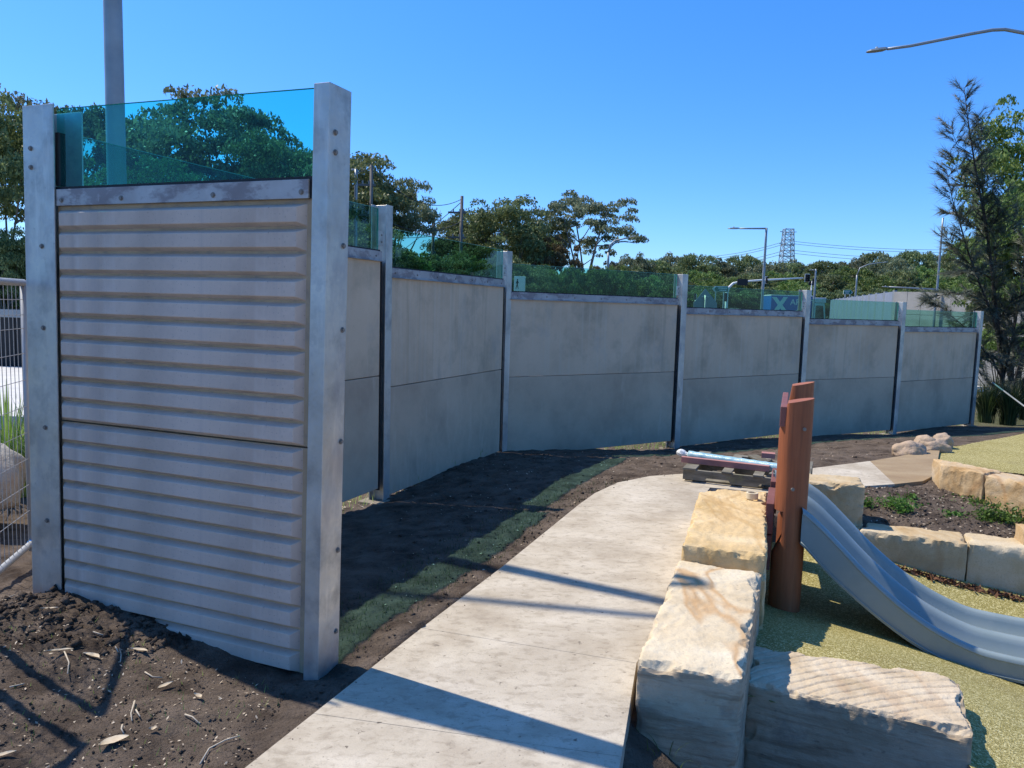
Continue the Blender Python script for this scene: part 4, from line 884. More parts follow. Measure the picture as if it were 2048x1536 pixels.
# traffic signals on a mast
Y3 = 68; b = atY(1452, 640, Y3)
gm = thing('signal_mast', 'curved traffic signal mast arm reaching right over the far road', 'traffic signal', (b.x, Y3, -1))
pts = [V(b.x, Y3, -1)] + [atY(x, y, Y3) for x, y in ((1453, 600), (1454, 585), (1458, 575), (1466, 567), (1480, 563.5), (1530, 560), (1606, 556))]
mb = MB(); mb.tube(pts, [.16, .14, .13, .12, .11, .10, .09, .07], 10); mb.build('mast', m_white, gm, smooth=True)
mb = MB(); panel(mb, 1473, 558.5, 1495, 570.5, Y3, .08, -.15); mb.build('blank_sign', m_black, gm, bevel=.01)
def signal(x0, y0, x1, y1, Y, parent, border=True, name='signal_head'):
    if border:
        mb = MB(); panel(mb, x0, y0, x1, y1, Y, .05, -.1); bo = mb.build('backboard', m_white, parent, bevel=.02)
    mb = MB(); k = .8 if border else 0; panel(mb, x0 + k, y0 + k, x1 - k, y1 - k, Y, .12, -.17); hd_ = mb.build(name, m_black, parent, bevel=.02)
    mb = MB(); n = 3
    for i in range(n):
        c = atY((x0 + x1) / 2, y0 + (y1 - y0) * (i + .7) / (n + .4), Y); r = (y1 - y0) / n * .30 * Y / F
        mb.tube([c + V(0, -.23, 0), c + V(0, -.36, 0)], r, 10, cap=False)
    mb.build('visor', m_black, hd_)
signal(1608, 548, 1619.5, 564, Y3, gm); signal(1529, 553, 1534.5, 568, Y3, gm)
def sigpole(label, px, y0, y1, Y, w_):
    b = atY(px, 640, Y); t = thing('traffic_signal', label, 'traffic signal', (b.x, Y, -1))
    mb = MB(); mb.tube([V(b.x, Y, -1), V(b.x, Y, atY(px, y0 + 1, Y).z)], .06, 8); mb.build('pole', m_white, t, smooth=True); signal(px - w_, y0, px + w_, y1, Y, t, border=False); return t
sigpole('traffic signal head right behind the white framed one', 1626, 557.5, 570.5, 74, 3.4); sigpole('partly hidden traffic signal head between its two neighbours on the far road', 1618.5, 561, 570.5, 80, 3)
sigpole('roadside traffic signal below the green arrow sign', 1450, 586, 603, 62, 3.5); sigpole('slim traffic signal left of the triangular sign back', 1389, 587, 600, 62, 2.2); sigpole('traffic signal through the glass, left of a pair', 1265, 582, 594, 60, 3); sigpole('traffic signal through the glass, right of a pair', 1277, 582, 594, 60, 3)
# truck
Y4 = 76; a = atY(1543, 591, Y4); b = atY(1654, 591, Y4); zb_ = .25; zt_ = a.z
tk = thing('truck', 'blue box truck with a pale X mark and letters on its side', 'truck', (a.x, Y4, -1))
mb = MB(); bx1 = a.x + (b.x - a.x) * .74
mb.box(V((a.x + bx1) / 2, Y4 + 1.2, (zt_ + zb_) / 2), (bx1 - a.x, 2.4, zt_ - zb_)); mb.build('cargo_box', m_blue, tk, bevel=.03)
mb = MB(); mb.box(V((a.x + bx1) / 2, Y4 + 1.2, zt_ + .04), (bx1 - a.x + .06, 2.44, .1)); mb.box(V((bx1 + .06 + b.x) / 2, Y4 + 1.2, zt_ - .32), (b.x - bx1 - .06, 2.2, .5)); mb.build('top_rail', m_white, tk, bevel=.02)
mb = MB(); c0 = bx1 + .1; c1 = b.x + .1
prof = [(c0, -.3), (c1, -.3), (c1, .7), (c1 - .25, zt_ - .62), (c0, zt_ - .62)]
mb.add([(x, Y4 + .05, z) for x, z in prof] + [(x, Y4 + 2.3, z) for x, z in prof], [(0, 1, 2, 3, 4), (9, 8, 7, 6, 5)] + [(i, i + 5, (i + 1) % 5 + 5, (i + 1) % 5) for i in range(5)]); cb = mb.build('cab', m_mint, tk, bevel=.02)
mb = MB(); mb.add([(c0 + .3, Y4 + .03, .95), (c1 - .2, Y4 + .03, .95), (c1 - .4, Y4 + .03, zt_ - .85), (c0 + .3, Y4 + .03, zt_ - .85)], [(0, 1, 2, 3)]); mb.build('window', m_carglass, cb)
mb = MB(); mb.box(V((a.x + b.x) / 2, Y4 + 1.2, -.05), (b.x - a.x, .9, .2)); mb.build('chassis', m_black, tk)
for x in (a.x + .9, a.x + 1.9, b.x - .6):
    for y in (.15, 2.1): mb = MB(); mb.tube([V(x, Y4 + y, -.45), V(x, Y4 + y + .25, -.45)], .48, 20); mb.build('wheel', m_tyre, tk, smooth=False)
pc2 = lambda px, py: atY(px, py, Y4)
mb = MB()
def ppoly(pts, dy=-.012): mb.add([pc2(x, y) + V(0, dy, 0) for x, y in pts], [tuple(range(len(pts)))])
ppoly([(1544, 594), (1553, 594), (1575, 624), (1566, 624)]); ppoly([(1567, 594), (1576, 594), (1555, 624), (1545, 624)], -.016)
mb.build('x_mark', m_mint, tk)
mb = MB(); ppoly([(1572, 624), (1584, 623), (1594, 619.5), (1604, 614), (1604, 616), (1594, 622), (1584, 626), (1572, 627)])
ppoly([(1620, 600.2), (1628, 600.2), (1628, 601.8), (1620, 601.8)]); mb.build('swoosh', m_white, tk)
def text(s, size, loc, mat, parent, name='lettering'):
    cu = bpy.data.curves.new('t', 'FONT'); cu.body = s; cu.size = size; cu.extrude = .004; cu.offset = size * .012
    o = bpy.data.objects.new('t', cu); C.objects.link(o); o.rotation_euler = (math.pi / 2, 0, 0)
    dg = bpy.context.evaluated_depsgraph_get(); dg.update(); me = bpy.data.meshes.new_from_object(o.evaluated_get(dg)); bpy.data.objects.remove(o)
    me.transform(Matrix.Rotation(math.pi / 2, 4, 'X')); me.materials.clear(); me.materials.append(mat)
    n = bpy.data.objects.new(name, me); C.objects.link(n); n.parent = parent; n.location = Vector(loc) - LOC[parent.name]; return n
tl = pc2(1580, 609.5); text('AP', .80, tl + V(0, -.02, 0), m_white, tk)
# white car
Y5 = 60; c = atY(1466, 617, Y5); ct = c.z; cb_ = ct - 1.45
cr_ = thing('car', 'white car with only its roof showing above the wall', 'car', (c.x, Y5, cb_))
prof = [(-2.1, .3), (-2.15, .7), (-1.9, .85), (-1.2, .92), (-.75, 1.4), (-.2, 1.46), (.7, 1.44), (1.35, 1.0), (2.05, .92), (2.15, .6), (2.1, .3)]
mb = MB(); n = len(prof)
lay = [(y, f) for y, f in ((-.85, .0), (-.8, .03), (.8, .03), (.85, 0))]
vs = []
for y in (-.82, .82): vs += [(c.x + x, Y5 + y * (1 if z < .95 else .85), cb_ + z) for x, z in prof]
mb.add(vs, [tuple(range(n)), tuple(range(2 * n - 1, n - 1, -1))] + [(i, i + n, (i + 1) % n + n, (i + 1) % n) for i in range(n)]); mb.build('body', m_car, cr_, bevel=.04, smooth=False)
mb = MB(); mb.add([(c.x + x, Y5 - .80, cb_ + z) for x, z in ((-1.1, .95), (1.2, .95), (.65, 1.36), (-.68, 1.36))], [(0, 1, 2, 3)]); mb.build('window', m_carglass, cr_)
for x in (-1.3, 1.35):
    for y in (-.85, .65): mb = MB(); mb.tube([V(c.x + x, Y5 + y, cb_ + .32), V(c.x + x, Y5 + y + .2, cb_ + .32)], .32, 18); mb.build('wheel', m_tyre, cr_)

# screen barrier and wall on the right
sa = atY(1662, 600, 62); sb_ = atY(1790, 583, 32.5)
scr = thing('screen_barrier', 'bluish translucent noise screen descending towards the far road', 'noise barrier', (sa.x, sa.y, -1))
for k in range(12):
    p0 = sa.lerp(sb_, k / 12); p1 = sa.lerp(sb_, (k + 1) / 12); d = (p1 - p0).normalized(); d.z = 0; q = (p0 + p1) / 2; L = (p1 - p0).length
    mb = MB(); h = (q.z + 1.0); mb.box(V(q.x, q.y, -1 + h / 2), (L - .06, .06, h), math.atan2(d.y, d.x)); mb.build('panel', m_screen, scr)
    mb = MB(); mb.box(V(p1.x, p1.y, -1 + (p1.z + 1.05) / 2), (.12, .16, p1.z + 1.05)); mb.build('post', m_grey, scr)
wa = atY(1792, 583, 32); wb_ = atY(2120, 588, 26)
bw = thing('concrete_wall', 'long pale grey block wall behind the she-oak branches', 'wall', (wa.x, wa.y, -1)); n = 10
for k in range(n):
    p0 = wa.lerp(wb_, k / n); p1 = wa.lerp(wb_, (k + 1) / n); d = (p1 - p0).normalized(); q = (p0 + p1) / 2; L = (p1 - p0).length
    for j in range(4):
        h = (q.z + 1.0) / 4
        mb = MB(); mb.box(V(q.x, q.y, -1 + h * (j + .5)), (L - .015, .2 + .01 * ((k + j) % 2), h - .015), math.atan2(d.y, d.x)); mb.build('wall_panel', m_blockw, bw)
# dark board fence far left
a = V(-26, 22.2, -.5); b = V(-11.5, 21.4, -.5)
df = thing('board_fence', 'dark roadside fence with a pale top rail behind the mesh fence', 'fence', a)
d = (b - a).normalized(); L = (b - a).length
for k in range(24):
    p = a + d * (L * (k + .5) / 24); mb = MB(); mb.box(V(p.x, p.y, .3), (L / 24 - .02, .04, 1.7), math.atan2(d.y, d.x)); mb.build('board', m_dark, df)
mb = MB(); q = (a + b) / 2; mb.box(V(q.x, q.y, 1.02), (L, .1, .22), math.atan2(d.y, d.x)); mb.build('top_rail', m_grey, df)

# ------------------------------------------------------------------ trees
def leaves(cen, size, asp=.45, droop=0, jitter=.35, rg=rng):
    n = len(cen); a = rg.normal(size=(n, 3)); a[:, 2] -= droop; a /= np.linalg.norm(a, axis=1)[:, None] + 1e-9
    b = rg.normal(size=(n, 3)); b = np.cross(a, b); b /= np.linalg.norm(b, axis=1)[:, None] + 1e-9
    s = size * (1 + jitter * rg.normal(size=n))[:, None]; a = a * s * .5; b = b * s * .5 * asp
    v = np.stack([cen - a, cen + b, cen + a, cen - b], 1).reshape(-1, 3); q = np.arange(4 * n).reshape(-1, 4); return v, q
PROTO = {}
def tree_proto(key, H, crown_r, nlimb, nclump, nleaf, lsize, seed, mat, bark, clump=.10, open_=.0, trunk_h=.35, flatc=.65, wide=1.0):
    """limbs reach into a domed crown; leaf clumps sit over the dome in uneven lobes so sky shows between them"""
    rg = np.random.default_rng(seed); rr = random.Random(seed)
    mb = MB(); base = V(0, 0, 0); lean = V(rr.uniform(-.04, .04) * H, rr.uniform(-.03, .03) * H, 0)
    fork = V(0, 0, H * trunk_h) + lean * .5
    mb.tube([base, base.lerp(fork, .5) + V(rr.uniform(-.1, .1), 0, 0), fork], [H * .024, H * .018, H * .015], 8)
    zc = H * (trunk_h + 1.0) * .5; rz_ = H * .96 - zc
    lobes = []
    for i in range(nlimb * 3):
        u = i / (nlimb * 3); az_ = 2.399963 * i + rr.uniform(-.4, .4); el = math.asin(max(-1, min(1, -.35 + 1.33 * u))); sh = rr.uniform(.62, .86)
        lobes.append(V(math.cos(az_) * math.cos(el) * crown_r * sh, math.sin(az_) * math.cos(el) * crown_r * sh, zc + math.sin(el) * rz_ * sh) + lean)
    if open_ > 0: lobes = [l for k, l in enumerate(lobes) if rr.random() > open_ * .45]
    ends = []
    for i in range(nlimb):
        L_ = lobes[(i * 3 + 1) % len(lobes)]; m = fork.lerp(L_, .5) + V(rr.uniform(-.05, .05) * H, rr.uniform(-.05, .05) * H, -.04 * H)
        pts = bend(fork if i % 3 else base.lerp(fork, .75), m, L_, 6); mb.tube(pts, [H * .010 * (1 - .75 * k / 6) for k in range(7)], 6); ends.append(pts)
    for L_ in lobes:
        s_ = min((p for e in ends for p in e[1:5]), key=lambda p: (p - L_).length); mb.tube(bend(s_, s_.lerp(L_, .5) - V(0, 0, .02 * H), L_, 3), [H * .0045, H * .0035, H * .0025, H * .001], 5)
    tip = np.array([tuple(t) for t in lobes]); lr = H * (.10 + .06 * rg.random(len(tip)))
    cen = []
    for k in range(nclump):
        i = k % len(tip); d = rg.normal(size=3); d /= np.linalg.norm(d); d[2] = abs(d[2]) * .8 - .15; cen.append(tip[i] + d * lr[i] * rg.uniform(.5, 1.15) * np.array([1.15, 1.15, .8]))
    cen = np.array(cen); cen[:, 2] = np.clip(cen[:, 2], H * trunk_h * .6, H * .97)
    rc = H * clump * .62 * (0.6 + .7 * rg.random(len(cen)))
    P_ = []
    for c_, r in zip(cen, rc):
        n = int(nleaf * 1.9 * (r / (H * clump)) ** 2); d = rg.normal(size=(n, 3)); d /= np.linalg.norm(d, axis=1)[:, None]
        d[:, 2] = np.where(d[:, 2] < -.25, -d[:, 2] * .6, d[:, 2]); rad_ = r * (.55 + .5 * rg.random(n) ** .6)
        P_.append(c_ + d * rad_[:, None] * np.array([1, 1, flatc]))
    P_ = np.concatenate(P_)
    v, q = leaves(P_, lsize, .5, .3, rg=rg)
    zmax = float(v[:, 2].max()); xw = float(np.percentile(np.abs(v[:, 0]), 97))
    v = v.astype(np.float32)
    tm = bpy.data.meshes.new('trunk'); tm.from_pydata([tuple(x) for x in mb.v], [], mb.f); tm.polygons.foreach_set('use_smooth', [True] * len(tm.polygons)); tm.materials.append(bark)
    o = npmesh('crown', v, q, mat); cm = o.data; bpy.data.objects.remove(o)
    PROTO[key] = (tm, cm, zmax, xw)
tree_proto('gumA', 10, 3.8, 8, 200, 210, .17, 11, m_lf[0], m_bark, .115)
tree_proto('gumB', 10, 4.4, 9, 200, 200, .17, 12, m_lf[1], m_bark, .105, flatc=.6)
tree_proto('gumC', 10, 3.6, 8, 200, 210, .17, 13, m_lf[0], m_bark, .12, trunk_h=.25)
tree_proto('spindly', 12, 3.8, 7, 120, 210, .18, 14, m_lf[1], m_bark, .075, open_=.6, trunk_h=.30)
tree_proto('farA', 10, 4.6, 8, 190, 110, .30, 15, m_lf[1], m_bark, .13, trunk_h=.25)
tree_proto('farB', 10, 4.4, 8, 190, 110, .30, 16, m_lf[0], m_bark, .13, trunk_h=.22)
tree_proto('farC', 10, 4.6, 8, 190, 110, .30, 17, m_lf[2], m_bark, .13, trunk_h=.15)
tree_proto('rusty', 6, 2.8, 6, 80, 160, .15, 18, m_lf[3], m_bark, .10, trunk_h=.2)
tree_proto('bush', 5, 3.0, 8, 150, 150, .17, 19, m_lf[0], m_darkbark, .13, trunk_h=.06)
tree_proto('bushg', 5, 2.8, 8, 140, 150, .16, 20, m_lf[2], m_darkbark, .13, trunk_h=.06)
def tree(key, label, px, ytop, Y, rz=0, z0=-1.0, wpx=None, name='gum_tree', cat='tree', group=None):
    tm, cm, zm, xw = PROTO[key]; tp_ = atY(px, ytop, Y); s = (tp_.z - z0) / zm
    sx = s if wpx is None else (wpx / 2 / F * Y) / xw
    b = V(tp_.x, Y, z0); t = thing(name, label, cat, b, group); t.rotation_euler = (0, 0, rz); t.scale = (sx, sx, s)
    for nm, me in (('trunk', tm), ('crown', cm)):
        o = bpy.data.objects.new(nm, me); C.objects.link(o); o.parent = t
    return t
T = [('gumC', 'dark gum tree filling the left picture edge beside the end post', 0, 175, 25, 0.3, 260), ('gumB', 'round topped gum tree behind the grey lamp pole', 165, 205, 32, 1.0, 300),
     ('gumB', 'broad domed gum tree with visible limbs, centred behind the teal glass', 430, 193, 30, 2.0, 330), ('gumA', 'darker gum tree just left of the tall end post', 575, 270, 27, .7, 230),
     ('gumC', 'small gum tree low behind the lamp pole in the teal glass', 300, 300, 24, 2.6, 240), ('gumA', 'gum tree behind the tall end post', 660, 300, 40, 4.0, 260), ('gumB', 'gum tree right of the nearest power pole', 770, 352, 42, 3.1, 190), ('gumC', 'lower gum tree behind the second glass bay', 700, 420, 34, 5.0, 230),
     ('gumC', 'rounded leafy gum tree right of the middle power pole', 1010, 388, 46, 1.4, 190), ('gumA', 'left shoulder gum tree under the middle power pole', 935, 424, 48, 2.2, 130), ('gumA', 'gum tree filling between the rounded gum and the spindly gum', 1075, 445, 50, 2.9, 130),
     ('spindly', 'tall open gum tree with bare forking limbs left of centre', 1180, 376, 50, .6, 185), ('rusty', 'rusty brown small tree at the foot of the open gum', 1118, 470, 46, 1.2, 110), ('rusty', 'brown green small tree right of the open gum trunk', 1205, 520, 46, 3.2, 90)]
for (k, lb, px, yt, Y_, rz, wp_) in T: tree(k, lb, px, yt, Y_, rz, wpx=wp_)
FARL = ["far skyline gum just left of the open gum's foot, beside the twin arm lamp", 'low far skyline gum right of the twin arm lamp', 'far skyline gum with a raised top left of the fourth wall post', 'domed far skyline gum above the fourth wall post', 'far skyline gum above the triangular sign back', 'far skyline gum above the green arrow sign', 'far skyline gum directly behind the level arm lamp post', 'far skyline gum immediately left of the lattice pylon', 'far skyline gum immediately right of the lattice pylon', 'far skyline gum above the white framed traffic signal', 'far skyline gum left of the curved lamp on the hillside', 'far skyline gum over the top of the curved hillside lamp', 'far skyline gum right of the curved hillside lamp', 'far skyline gum left of the slender lamp post', 'far skyline gum right behind the slender lamp post', "far skyline gum showing through the she-oak's left spray", 'far skyline gum hidden mostly by the leafy right hand tree']
for i, (px, yt) in enumerate(((1262, 503), (1300, 516), (1348, 500), (1395, 504), (1440, 513), (1490, 508), (1530, 518), (1570, 521), (1612, 515), (1655, 519), (1698, 510), (1745, 500), (1790, 503), (1835, 497), (1880, 496), (1925, 500), (1980, 500))):
    tree(('farA', 'farB')[i % 2], 'grey green gum in the far tree line along the skyline right of centre', px, yt, 120 + 6 * (i % 3), i * 1.3, z0=-1, wpx=95, group='far tree line')
for o_, lb_ in zip([o for o in bpy.data.objects if o.get('group') == 'far tree line'], FARL): o_['label'] = lb_
NEARL = ['green tree of the nearer row behind the third glass bay, left half', 'green tree of the nearer row behind the third glass bay, right half', 'green tree of the nearer row above the fourth wall post', 'green tree of the nearer row above the green arrow sign', 'green tree of the nearer row above the blank black sign', "green tree of the nearer row behind the signal mast's middle", 'green tree of the nearer row behind the white framed signal', "green tree of the nearer row above the truck's cab", 'tall green tree of the nearer row under the curved hillside lamp', 'green tree of the nearer row above the bluish screen', "green tree of the nearer row above the grey block wall's left end", 'green tree of the nearer row left of the slender lamp post', "green tree of the nearer row behind the she-oak's left branches", "green tree of the nearer row behind the she-oak's trunk"]
for i, (px, yt) in enumerate(((1290, 548), (1340, 545), (1400, 538), (1450, 552), (1500, 543), (1552, 540), (1600, 556), (1650, 545), (1700, 530), (1750, 548), (1800, 536), (1850, 530), (1900, 540), (1950, 545))):
    tree(('farC', 'farB', 'farC')[i % 3], 'bright green tree of the nearer row in front of the far tree line', px, yt, 88 + 4 * (i % 3), i * 2.1 + .5, z0=-1, wpx=100, group='nearer tree row', name='roadside_tree')
for o_, lb_ in zip([o for o in bpy.data.objects if o.get('group') == 'nearer tree row'], NEARL): o_['label'] = lb_
for i in range(27):
    px = -60 + i * 54; yt = (500 if px < 620 else 520 if px < 900 else 540) + 14 * ((i * 5) % 3 - 1)
    if px > 1340: continue
    tree(('bush', 'bushg', 'bush', 'bush')[i % 4], 'dense dark shrub in the belt below the gum trees behind the glass', px, yt, 30 + (i * 7) % 5 + (10 if px > 640 else 0), i * 1.7, z0=-1, wpx=130, group='shrub belt', name='shrub', cat='shrub')
for i, px in enumerate(range(1345, 2100, 32)):
    tree(('bush', 'farC', 'bushg')[i % 3], 'low green shrub beyond the far road right of centre', px, 572 + 5 * ((i * 2) % 3), 82 if px < 1700 else 74, i * 1.9, z0=-1, wpx=95, group='far shrubs', name='shrub', cat='shrub')
for i, (px, yt, Y_) in enumerate(((-40, 430, 24), (15, 450, 23), (60, 470, 24), (130, 400, 27), (230, 380, 28), (700, 470, 33), (745, 480, 34), (790, 490, 34), (830, 500, 35), (875, 505, 36), (915, 500, 36), (960, 510, 36), (1000, 505, 37), (1045, 515, 37))):
    tree(('bush', 'gumC', 'bushg')[i % 3], 'mid sized dark bushy tree in the belt behind the glass bays on the left', px, yt, Y_, i * 1.3, z0=-1, wpx=120, group='bushy trees behind the glass', name='bushy_tree')
for (px, lb) in ((1140, 'bright green bush through the third glass bay, left'), (1195, 'bright green bush through the third glass bay, middle'), (1235, 'green bush through the third glass bay, near the twin arm lamp')):
    tree('bushg', lb, px, 528, 38, px, z0=-1, wpx=80, name='shrub', cat='shrub')
# right hand dense tree
tree_proto('right', 8, 2.9, 8, 240, 240, .105, 31, m_lf[2], m_darkbark, .085, trunk_h=.1)
tree('right', 'dense leafy tree at the right picture edge behind the she-oak', 2125, 170, 20, 1.0, z0=-.7, wpx=330, name='leafy_tree')
tree('bush', 'dark shaded shrub under the leafy tree at the right edge', 2070, 430, 19, 2.0, z0=-.8, wpx=190, name='shrub', cat='shrub')
tree('right', 'second dense leafy tree lower at the right edge, under the tall one', 2060, 350, 18.6, 2.4, z0=-.8, wpx=240, name='leafy_tree')
tree('bushg', 'low leafy shrub between the wall end and the she-oak trunk', 2015, 640, 21, .5, z0=-.8, wpx=130, name='shrub', cat='shrub')
# she-oak: stems traced as real branches with needle sprays
Yc = 16.8
so_b = atY(2012, 848, Yc)
sh = thing('she_oak', 'feathery she-oak sapling with thin dark stems in front of the leafy tree', 'tree', so_b)
mb = MB(); sprays = []
def stem(pts, r0s, r1s, dy=0, den=1.0, start=.25, L=.34):
    P_ = [atY(x, y, Yc + dy * k / len(pts)) for k, (x, y) in enumerate(pts)]
    n = len(P_); mb.tube(P_, [r0s + (r1s - r0s) * k / (n - 1) for k in range(n)], 6)
    for i in range(n - 1):
        if (i + 1) / n < start: continue
        d = (P_[i + 1] - P_[i]); m = max(1, int(d.length / .052 * den))
        for j in range(m): sprays.append((P_[i].lerp(P_[i + 1], (j + rnd.random()) / m), d.normalized(), L))
stem([(2012, 850), (2006, 780), (2000, 700), (1992, 620), (1984, 540), (1976, 480), (1968, 430), (1955, 360), (1945, 300), (1936, 240), (1928, 175)], .055, .006)
stem([(2000, 690), (1985, 630), (1960, 570), (1935, 500), (1918, 440), (1905, 400), (1893, 340)], .03, .005, -.5)
stem([(2005, 760), (1985, 720), (1958, 690), (1930, 655), (1895, 625), (1860, 595)], .025, .005, -.8, .7)
stem([(1984, 540), (1975, 460), (1966, 400), (1962, 300), (1964, 235)], .018, .004, .4)
stem([(1996, 650), (1975, 610), (1940, 590), (1900, 585), (1850, 600)], .015, .004, -.6, .8)
stem([(2006, 760), (2030, 650), (2045, 560), (2050, 470)], .03, .006, .3); stem([(1950, 540), (1915, 500), (1890, 470)], .010, .003, -.3); stem([(1945, 310), (1915, 290), (1898, 250)], .008, .003); stem([(1958, 375), (1925, 370), (1900, 300)], .008, .003, .2); stem([(1975, 480), (1940, 440), (1895, 425)], .008, .003, .1)
for pts_ in (((2000, 700), (1965, 715), (1930, 750)), ((1996, 640), (2025, 600), (2060, 580)), ((2005, 740), (2040, 715), (2075, 735)), ((1990, 600), (1955, 625), (1925, 665)), ((2002, 720), (2030, 680), (2055, 640)), ((2006, 790), (1985, 770), (1965, 780)), ((1980, 510), (2010, 470), (2035, 430)), ((1984, 560), (1960, 540), (1925, 545)), ((1975, 470), (1995, 430), (2010, 380)), ((2006, 800), (2035, 780), (2060, 800))):
    stem(list(pts_), .012, .003, rnd.uniform(-.8, .6), 1.3, 0, .42)
mb.build('trunk', m_darkbark, sh, smooth=True)
side = MB(); VN = []
rg = np.random.default_rng(5)
for p, d, L in sprays:
    a_ = V(rg.normal(), rg.normal(), 0).normalized(); br = (d * .75 + a_ * .75).normalized(); ln = L * rg.uniform(.4, 1.3)
    e = p + br * ln; side.tube([p, p.lerp(e, .5) + V(0, 0, -.01), e], [.004, .003, .0015], 3, cap=False)
    for _ in range(44):
        s = p.lerp(e, rg.uniform(.1, 1)); dd = (br * .9 + V(*rg.normal(size=3)) * .38 + V(0, 0, .12)).normalized(); l2 = rg.uniform(.10, .30); w_ = dd.orthogonal().normalized() * .0075
        VN += [tuple(s - w_), tuple(s + w_), tuple(s + dd * l2 + V(0, 0, -.02))]
side.build('twigs', m_darkbark, sh, kind='stuff')
VN = np.array(VN); npmesh('needles', VN, np.arange(len(VN)).reshape(-1, 3), m_needle, sh, org=tuple(so_b), kind='stuff')

# strappy clumps
def clump(label, c, n, L, mat, seed, w_=.014, name='strappy_plant', spread=.5):
    rg = np.random.default_rng(seed); vs = []; fs = []
    for i in range(n):
        az_ = rg.uniform(0, 2 * math.pi); out = V(math.cos(az_), math.sin(az_), 0); s = c + out * rg.uniform(0, .16); l = L * rg.uniform(.6, 1.1); lean = rg.uniform(.15, 1) * spread; side_ = V(-out.y, out.x, 0) * w_ * rg.uniform(.6, 1.1)
        k0 = len(vs)
        for k in range(6):
            t = k / 5; p = s + out * (l * lean * t ** 1.6) + V(0, 0, l * (t - .55 * lean * t ** 2.4)); ww = side_ * (1 - t ** 2 * .95); vs += [p - ww, p + ww]
        fs += [(k0 + 2 * k, k0 + 2 * k + 1, k0 + 2 * k + 3, k0 + 2 * k + 2) for k in range(5)]
    mb = MB(); mb.add(vs, fs); return mb.build(name, mat, None, origin=c, label=label, cat='plant')
for i, (x, y, n, L, lb) in enumerate(((-3.40, 5.95, 200, .85, 'bright green strappy clump half hidden by the left end post'), (-3.62, 6.1, 260, 1.0, 'bright green strappy clump touching the left end post'), (-4.25, 6.4, 260, 1.05, 'bright green strappy clump right behind the boulder'), (-5.6, 7.2, 220, 1.0, 'strappy clump left of the boulder'), (-4.9, 8.2, 200, .95, 'strappy clump farthest back behind the mesh fence'))):
    clump(lb, V(x, y, gz(x, y) - .05), n, L, m_strap, 50 + i)
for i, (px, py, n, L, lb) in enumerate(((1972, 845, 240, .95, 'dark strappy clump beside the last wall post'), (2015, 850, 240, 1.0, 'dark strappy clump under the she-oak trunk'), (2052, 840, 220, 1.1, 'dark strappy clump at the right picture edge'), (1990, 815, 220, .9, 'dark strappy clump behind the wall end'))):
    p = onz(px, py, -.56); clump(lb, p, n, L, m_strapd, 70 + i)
mb = MB(); mb.tube([atY(1985, 765, 15.0), atY(2065, 825, 13.6)], .014, 8); mb.build('pipe', m_lamp, None, origin=atY(1985, 765, 15.0), label='thin pale pipe leaning down through the dark plants at the right', cat='pipe')

# weeds in the bed and grass tuft at the near block
def weed(label, c, r, n, seed, h=.10, size=.028, grassy=0):
    rg = np.random.default_rng(seed); P_ = np.stack([c.x + rg.normal(size=n) * r * .5, c.y + rg.normal(size=n) * r * .4, c.z + np.abs(rg.normal(size=n)) * h * .5], -1)
    v, q = leaves(P_, size, .55, -.2, rg=rg); 
    return npmesh('weed', v, q, m_weed, None, org=tuple(c), kind='stuff', label=label, cat='weed', group=None)
for i, (px, py, z, r, n, h, lb) in enumerate(((1790, 1012, -.2, .17, 420, .08, 'leafy green weed patch left of centre in the soil bed'), (1806, 1040, -.3, .09, 240, .13, 'upright dark green weed at the foot of the left weed patch'), (1735, 1015, -.2, .07, 120, .10, 'thin weed against the squarish block'), (1990, 998, -.15, .30, 700, .05, 'wide grassy weed patch near the orange blocks'), (1975, 1045, -.3, .14, 420, .12, 'tall weed just above the low edging, left one of two'), (2015, 1055, -.34, .20, 600, .12, 'tall weed just above the low edging, right one of two'), (1905, 1035, -.27, .09, 110, .05, 'small pale weed in the middle of the soil bed'), (1824, 992, -.12, .05, 60, .04, 'tiny weed in the upper soil bed'), (1958, 968, -.1, .08, 150, .08, 'weed growing in the joint of the orange blocks'))):
    p = onz(px, py, -.09); p = onz(px, py, groundz(p.x, p.y)); p.z = groundz(p.x, p.y) + .0; weed(lb, p, r, n, 90 + i, h)
def tuft(label, c, n, L, seed, mat=m_weed): 
    return clump(label, c, n, L, mat, seed, .003, 'grass_tuft', .7)
p = onz(1325, 1512, -.2); p.z = groundz(p.x, p.y); tuft('green grass tuft at the foot of the veined block', p, 12, .13, 3); p = onz(1352, 1520, -.2); p.z = groundz(p.x, p.y); tuft('small dry grass tuft right of the green one at the veined block', p, 8, .08, 4)

# litter: countable leaves and twigs in the foreground
def leaf(px, py, L, wd_, rot, mat, label, z=None, name='dry_leaf', cat='leaf', group=None):
    p = onz(px, py, 0 if z is None else z)
    if z is None: p = onz(px, py, groundz(p.x, p.y)); p.z = groundz(p.x, p.y) + .012
    n = 8; vs = []; c = math.cos(rot); s = math.sin(rot)
    for k in range(n + 1):
        t = k / n - .5; ww = wd_ * .5 * math.sin(math.pi * min(1, max(0, (k + .15) / (n + .3)))) ** .8; cv = .15 * L * math.cos(math.pi * t)
        for sg, dz in ((-1, .004), (0, -.001), (1, .005)):
            x, y = t * L, sg * ww + cv; vs.append((p.x + x * c - y * s, p.y + x * s + y * c, p.z + dz + .006 * abs(t) * 2))
    fs = [(k * 3 + j, k * 3 + j + 3, k * 3 + j + 4, k * 3 + j + 1) for k in range(n) for j in (0, 1)]
    mb = MB(); mb.add(vs, fs); return mb.build(name, mat, None, origin=p, smooth=True, label=label, cat=cat, group=group)
LG = 'pale dry gum leaf lying on the brown soil in front of the ribbed bay'
